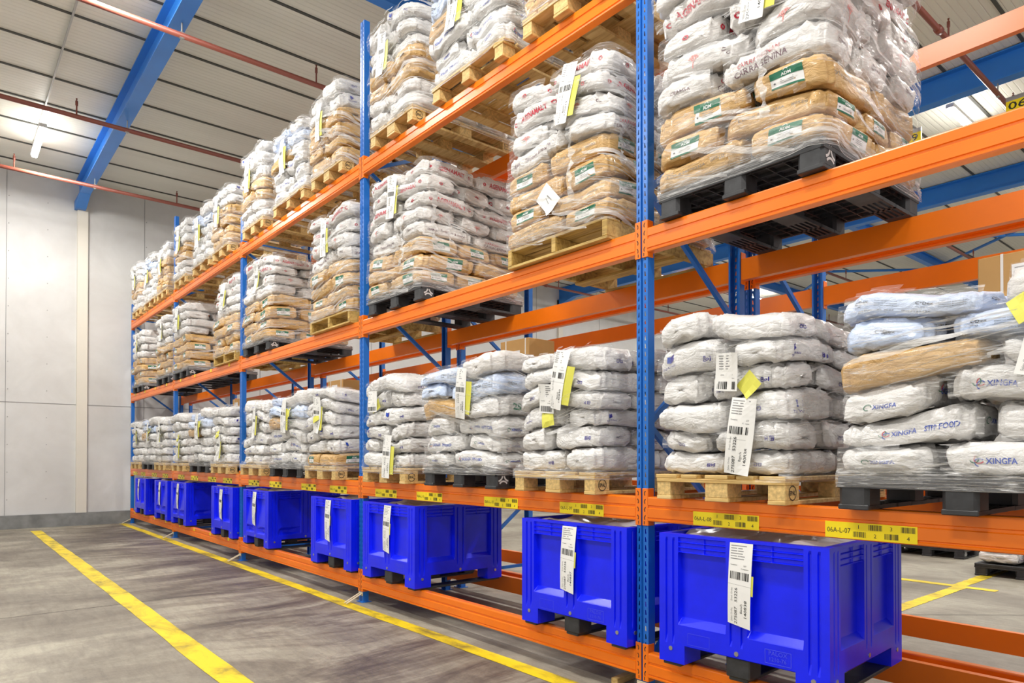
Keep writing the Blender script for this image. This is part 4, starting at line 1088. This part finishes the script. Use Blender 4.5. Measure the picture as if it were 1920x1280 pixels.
for li, ld in enumerate(LOADS):
    P, a3, z0, z1, w, held = surface(ld, 64 if ld['bay'] < 3 else 36, 44 if ld['bay'] < 3 else 28)
    rn = random.Random(900 + li); far = ld['bay'] >= 3
    e = empty('stretch_film', (ld['xf'], ld['yh'], ld['zt']), 0, 'clear stretch film wrapped round the ' + ld['name'], 'film', 'stretch film on the pallet loads')
    off = Vector(e.location)
    loc = lambda p: (p[0] - off.x, p[1] - off.y, p[2] - off.z)
    # loose sheets: patches of film with crumpled surface
    mb = MB(); ns, nz = (70, 60) if not far else (30, 26)
    ph = [rn.uniform(0, 6.28) for _ in range(10)]
    idx = {}
    sl = rn.choice([-0.22, 0.18, 0.25, -0.15])
    def cover(s, z):
        t = z + sl * s
        return math.sin(t * 17 + ph[0]) + 0.8 * math.sin(t * 41 + ph[1] + 1.3 * math.sin(s * 3 + ph[2])) + 0.7 * math.sin(s * 5 + ph[3] + 4 * z)
    wrapped = 0.2 if (ld['lv'] == 2 and ld['pal'] == 'epal') else -0.8
    for i in range(ns):
        for j in range(nz):
            s, z = a3 * (i + 0.5) / ns, z0 + (z1 - z0) * (j + 0.5) / nz
            if cover(s, z) > wrapped and held(s, z):
                q = []
                for a, b in ((i, j), (i + 1, j), (i + 1, j + 1), (i, j + 1)):
                    if (a, b) not in idx:
                        s2, z2 = a3 * a / ns, z0 + (z1 - z0) * b / nz
                        o_ = 0.015 + 0.005 * math.sin(z2 * 60 + s2 * 22 + ph[4]) * math.sin(s2 * 31 + ph[5]) + rn.uniform(-0.002, 0.002)
                        idx[a, b] = len(mb.v); mb.v.append(loc(P(s2, z2, o_)))
                    q.append(idx[a, b])
                mb.f.append(tuple(q)); mb.m.append(0)
    link('sheet', mb.mesh('sheet', 'film', True), e)
    # gathered strands
    mb = MB()
    for k in range((100 if ld['pal'] != 'epal' or ld['lv'] != 2 else 26) if not far else 24):
        s = rn.uniform(0, a3 * 0.95); z = rn.uniform(z0 + 0.02, z1 - 0.03); ln = rn.uniform(0.2, 0.9); sp = sl + rn.uniform(-0.08, 0.08)
        wd = rn.choice([0.0015, 0.002, 0.003, 0.005, 0.009]) if rn.random() < 0.9 else 0.018
        n = max(3, int(ln / 0.03)); V = []
        for t in range(n + 1):
            ss = s + ln * t / n
            if ss > a3: break
            zz = z - sp * ln * t / n + 0.004 * math.sin(t * 0.8 + k); tp = wd * math.sin(math.pi * (t + 0.5) / (n + 1)) ** 0.5
            if not (z0 - 0.02 < zz < z1 - 0.005) or not held(ss, zz + 0.012): break
            V += [loc(P(ss, zz - tp, 0.021)), loc(P(ss, zz + tp, 0.024))]
        m_ = len(V) // 2
        if m_ > 2: mb.add(V, [(2 * i, 2 * i + 2, 2 * i + 3, 2 * i + 1) for i in range(m_ - 1)], 0)
    # bands round the pallet edge
    if not (ld['lv'] == 2 and ld['bay'] == 0 and ld['pal'] == 'epal'):
        lo_ = 0.0 if ld['pal'] == 'stringer' else -0.05
        n = 44; V = []
        for t in range(n + 1):
            ss = a3 * t / n
            V += [loc(P(ss, ld['zt'] + lo_ + 0.004 * math.sin(t * 0.4), 0.013)), loc(P(ss, ld['zt'] + 0.5 * lo_ + 0.02, 0.014)), loc(P(ss, ld['zt'] + 0.045 + 0.006 * math.sin(t * 0.5), 0.016))]
        bd = MB().add(V, [f for i in range(n) for f in ((3 * i, 3 * i + 3, 3 * i + 4, 3 * i + 1), (3 * i + 1, 3 * i + 4, 3 * i + 5, 3 * i + 2))])
        link('band', bd.mesh('band', 'film', True), e)
        for k in range(6):
            zz = ld['zt'] + lo_ + 0.012 * k + rn.uniform(-0.003, 0.003); hw = rn.uniform(0.0007, 0.0018); V = []
            for t in range(n + 1):
                ss = a3 * t / n; zq = zz + 0.003 * math.sin(t * 0.45 + k * 2)
                V += [loc(P(ss, zq - hw, 0.018)), loc(P(ss, zq + hw, 0.0195))]
            mb.add(V, [(2 * i, 2 * i + 2, 2 * i + 3, 2 * i + 1) for i in range(n)], 0)
    link('strands', mb.mesh('strands', 'filmstrip', True), e)
    # crumpled tails of film
    if ld['lv'] == 3 and ld['bay'] <= 1:
        for s0, zt, ln in ((0.68 * w, 0.52, 0.42), (w + 0.05, 0.75, 0.5), (w + 0.22, 0.62, 0.35)):
            mb = MB(); V = []; n = 26
            for t in range(n + 1):
                zz = ld['zt'] + zt + 0.1 - ln * t / n; q = P(s0 + 0.012 * math.sin(t * 0.7), max(zz, z0 + 0.02), 0.03 + 0.008 * math.sin(t * 1.7)); wd = 0.018 + 0.008 * math.sin(t * 1.1)
                q2 = P(s0 + wd + 0.012 * math.sin(t * 0.7), max(zz, z0 + 0.02), 0.03 + 0.012 * math.sin(t * 2.3 + 1)); q3 = P(s0 + 2 * wd, max(zz, z0 + 0.02), 0.026 + 0.01 * math.sin(t * 1.3 + 2))
                V += [loc(q), loc(q2), loc(q3)]
            F = []
            for i in range(n): F += [(3 * i, 3 * i + 1, 3 * i + 4, 3 * i + 3), (3 * i + 1, 3 * i + 2, 3 * i + 5, 3 * i + 4)]
            link('loose_tail', mb.add(V, F).mesh('loose_tail', 'filmstrip', True), e)
    # paper labels
    labs = None
    for (pre, lv, bay), v in LABELS.items():
        if ld['name'].startswith(pre) and lv == ld['lv'] and bay == ld['bay']: labs = v
    if labs is None:
        if ld['lv'] == 2: labs = {'epal': [('full', 0.5 + 0.2 * ((li * 7) % 3 - 1) * 0.5, 2.16 if li % 2 else 1.85, 0.12), ('note', 0.30 + 0.15 * (li % 3), 1.90 + 0.1 * (li % 2), 0.4)], 'black': [('full', 0.58, 2.19, 0.14), ('note', 0.72, 2.08, 0.2)]}[ld['pal']]
        elif ld['lv'] == 3: labs = [('full', 0.5 if ld['pal'] == 'black' else 0.42, 4.14, 0.12)]
        else: labs = [('full', 0.42, ld['top'] - 0.16, 0.14)]
    bt = '1408%02d' % (38 - (li * 2) % 9)
    for q, (kd, ac, zt, tl) in enumerate(labs):
        s0 = ac * w; mb = MB()
        if kd == 'note':
            ik = Ink(); ik.rect(-0.055, -0.055, 0.055, 0.055, 'note', 3, 3, lay=1); c, sn = math.cos(tl), math.sin(tl)
            ik.place(mb, lambda u, v, l: loc(P(s0 + u * c - v * sn, zt - 0.06 + u * sn + v * c, 0.016 + 0.02 * (0.055 - v) / 0.11)), ['note']); link('yellow_note', mb.mesh('yellow_note', 'note'), e); continue
        ik = label_ink(bt, 0.14, 0.40 if kd == 'full' else 0.40, li + q)
        H_ = 0.40
        if kd == 'half': # only the upper half shows below the wrap
            keep = Ink()
            for f, m in zip(ik.f, ik.m):
                if min(ik.v[i][1] for i in f) > H_ - 0.212:
                    b = len(keep.v); keep.v += [ik.v[i] for i in f]; keep.lay += [ik.lay[i] for i in f]; keep.f.append(tuple(range(b, b + len(f)))); keep.m.append(m)
            ik = keep
        def mp(u, v, l, s0=s0, zt=zt, tl=tl):
            t = H_ - v; uu = u - 0.07
            ss = s0 + uu * math.cos(tl) - t * math.sin(tl); zz = zt - t * math.cos(tl) - uu * math.sin(tl)
            # a stiff sheet: rests on the bulges, bending only along a smooth curve
            q_ = []
            for tt in (0.0, 0.5 * H_, H_):
                sc = s0 - tt * math.sin(tl) + uu * 0.9; zc = zt - tt * math.cos(tl)
                q_.append(min((Vector(P(sc, zc + dz, 0.022)) for dz in (-0.09, -0.045, 0.0, 0.045)), key=lambda v_: v_.x))
            f_ = t / H_; b_ = q_[0] * (2 * (f_ - 0.5) * (f_ - 1)) + q_[1] * (-4 * f_ * (f_ - 1)) + q_[2] * (2 * f_ * (f_ - 0.5))
            b_.y = ld['yh'] - ss
            return loc((b_.x - 0.0007 * l, b_.y, zz))
        ik.place(mb, mp, PLM); lab = link('paper_label', mb.mesh('paper_label', PLM), e)
        mb = MB(); ik2 = Ink(); ik2.rect(0.11, 0.04, 0.20, 0.30, 'note', 4, 8, lay=-6)
        if kd == 'full' and not (ld['lv'] == 2 and ld['bay'] == 0):
            ik2.place(mb, mp, ['note']); link('yellow_note', mb.mesh('yellow_note', 'note'), lab)
    if ld['lv'] == 3 and ld['bay'] == 1 and ld['pal'] == 'stringer':
        mb = MB(); ik = Ink(); ik.rect(-0.075, -0.095, 0.075, 0.095, 'paper', 3, 3, lay=1); ik.text('1/1', -0.04, -0.03, 0.05, 'greyink', rot=0); 
        c, sn = math.cos(0.72), math.sin(0.72)
        ik.place(mb, lambda u, v, l: loc(P(0.47 * w + u * c - v * sn, 3.31 + u * sn + v * c, 0.02 + 0.001 * l)), PLM); link('paper_label', mb.mesh('paper_label', PLM), e)

# ------------------------------------------------------------------ cardboard boxes on the mixed loads
def carton(loc, sx, sy, sz, rz, label):
    e = empty('cardboard_box', loc, rz, label, 'box', 'cardboard boxes on the loads')
    mb = MB(); mb.bbox(0, 0, 0, sx, sy, sz, 0.004); link('body', mb.mesh('body', 'card'), e)
    mb = MB()
    for t in (0.12, 0.80):
        y = sy * t; mb.box(-0.002, y - 0.006, 0, 0, y + 0.006, sz + 0.001); mb.box(0, y - 0.006, sz, sx, y + 0.006, sz + 0.002)
    link('strap', mb.mesh('strap', 'strap'), e)
    mb = MB(); ik = Ink(); ik.rect(0, 0, 0.16, 0.12, 'paper', lay=1)
    for k in range(6): ik.rect(0.012, 0.10 - k * 0.016, 0.05 + 0.015 * ((k * 5) % 4), 0.105 - k * 0.016, 'greyink')
    ik.bars(0.08, 0.03, 0.14, 0.06, 'ink', 9)
    ik.place(mb, lambda u, v, l: (-0.003 - 0.0005 * l, sy * 0.72 - u, sz * 0.18 + v), PLM); link('shipping_label', mb.mesh('shipping_label', PLM), e)
carton((0.60, 4.50, 2.276), 0.32, 0.38, 0.27, R(2), 'brown cardboard box on the black-pallet load of the second bay')
carton((0.65, 0.62, 2.276), 0.32, 0.52, 0.22, R(-2), 'brown cardboard box on the black-pallet load of the nearest bay')
carton((0.60, 8.10, 2.276), 0.32, 0.43, 0.22, R(1), 'brown cardboard box on the black-pallet load of the third bay')
carton((0.55, 11.80, 2.276), 0.32, 0.43, 0.22, R(0), 'brown cardboard box on the black-pallet load of the fourth bay')
# wood offcut on the floor under the rack front
mb = MB(); mb.bbox(0, 0, 0, 0.22, 0.05, 0.045, 0.003)
link('wood_offcut', mb.mesh('wood_offcut', 'wood'), None, (0.05, 3.0, 0.001), (0, 0, R(8)), 'short wooden offcut on the floor beside the nearest blue post', 'offcut')
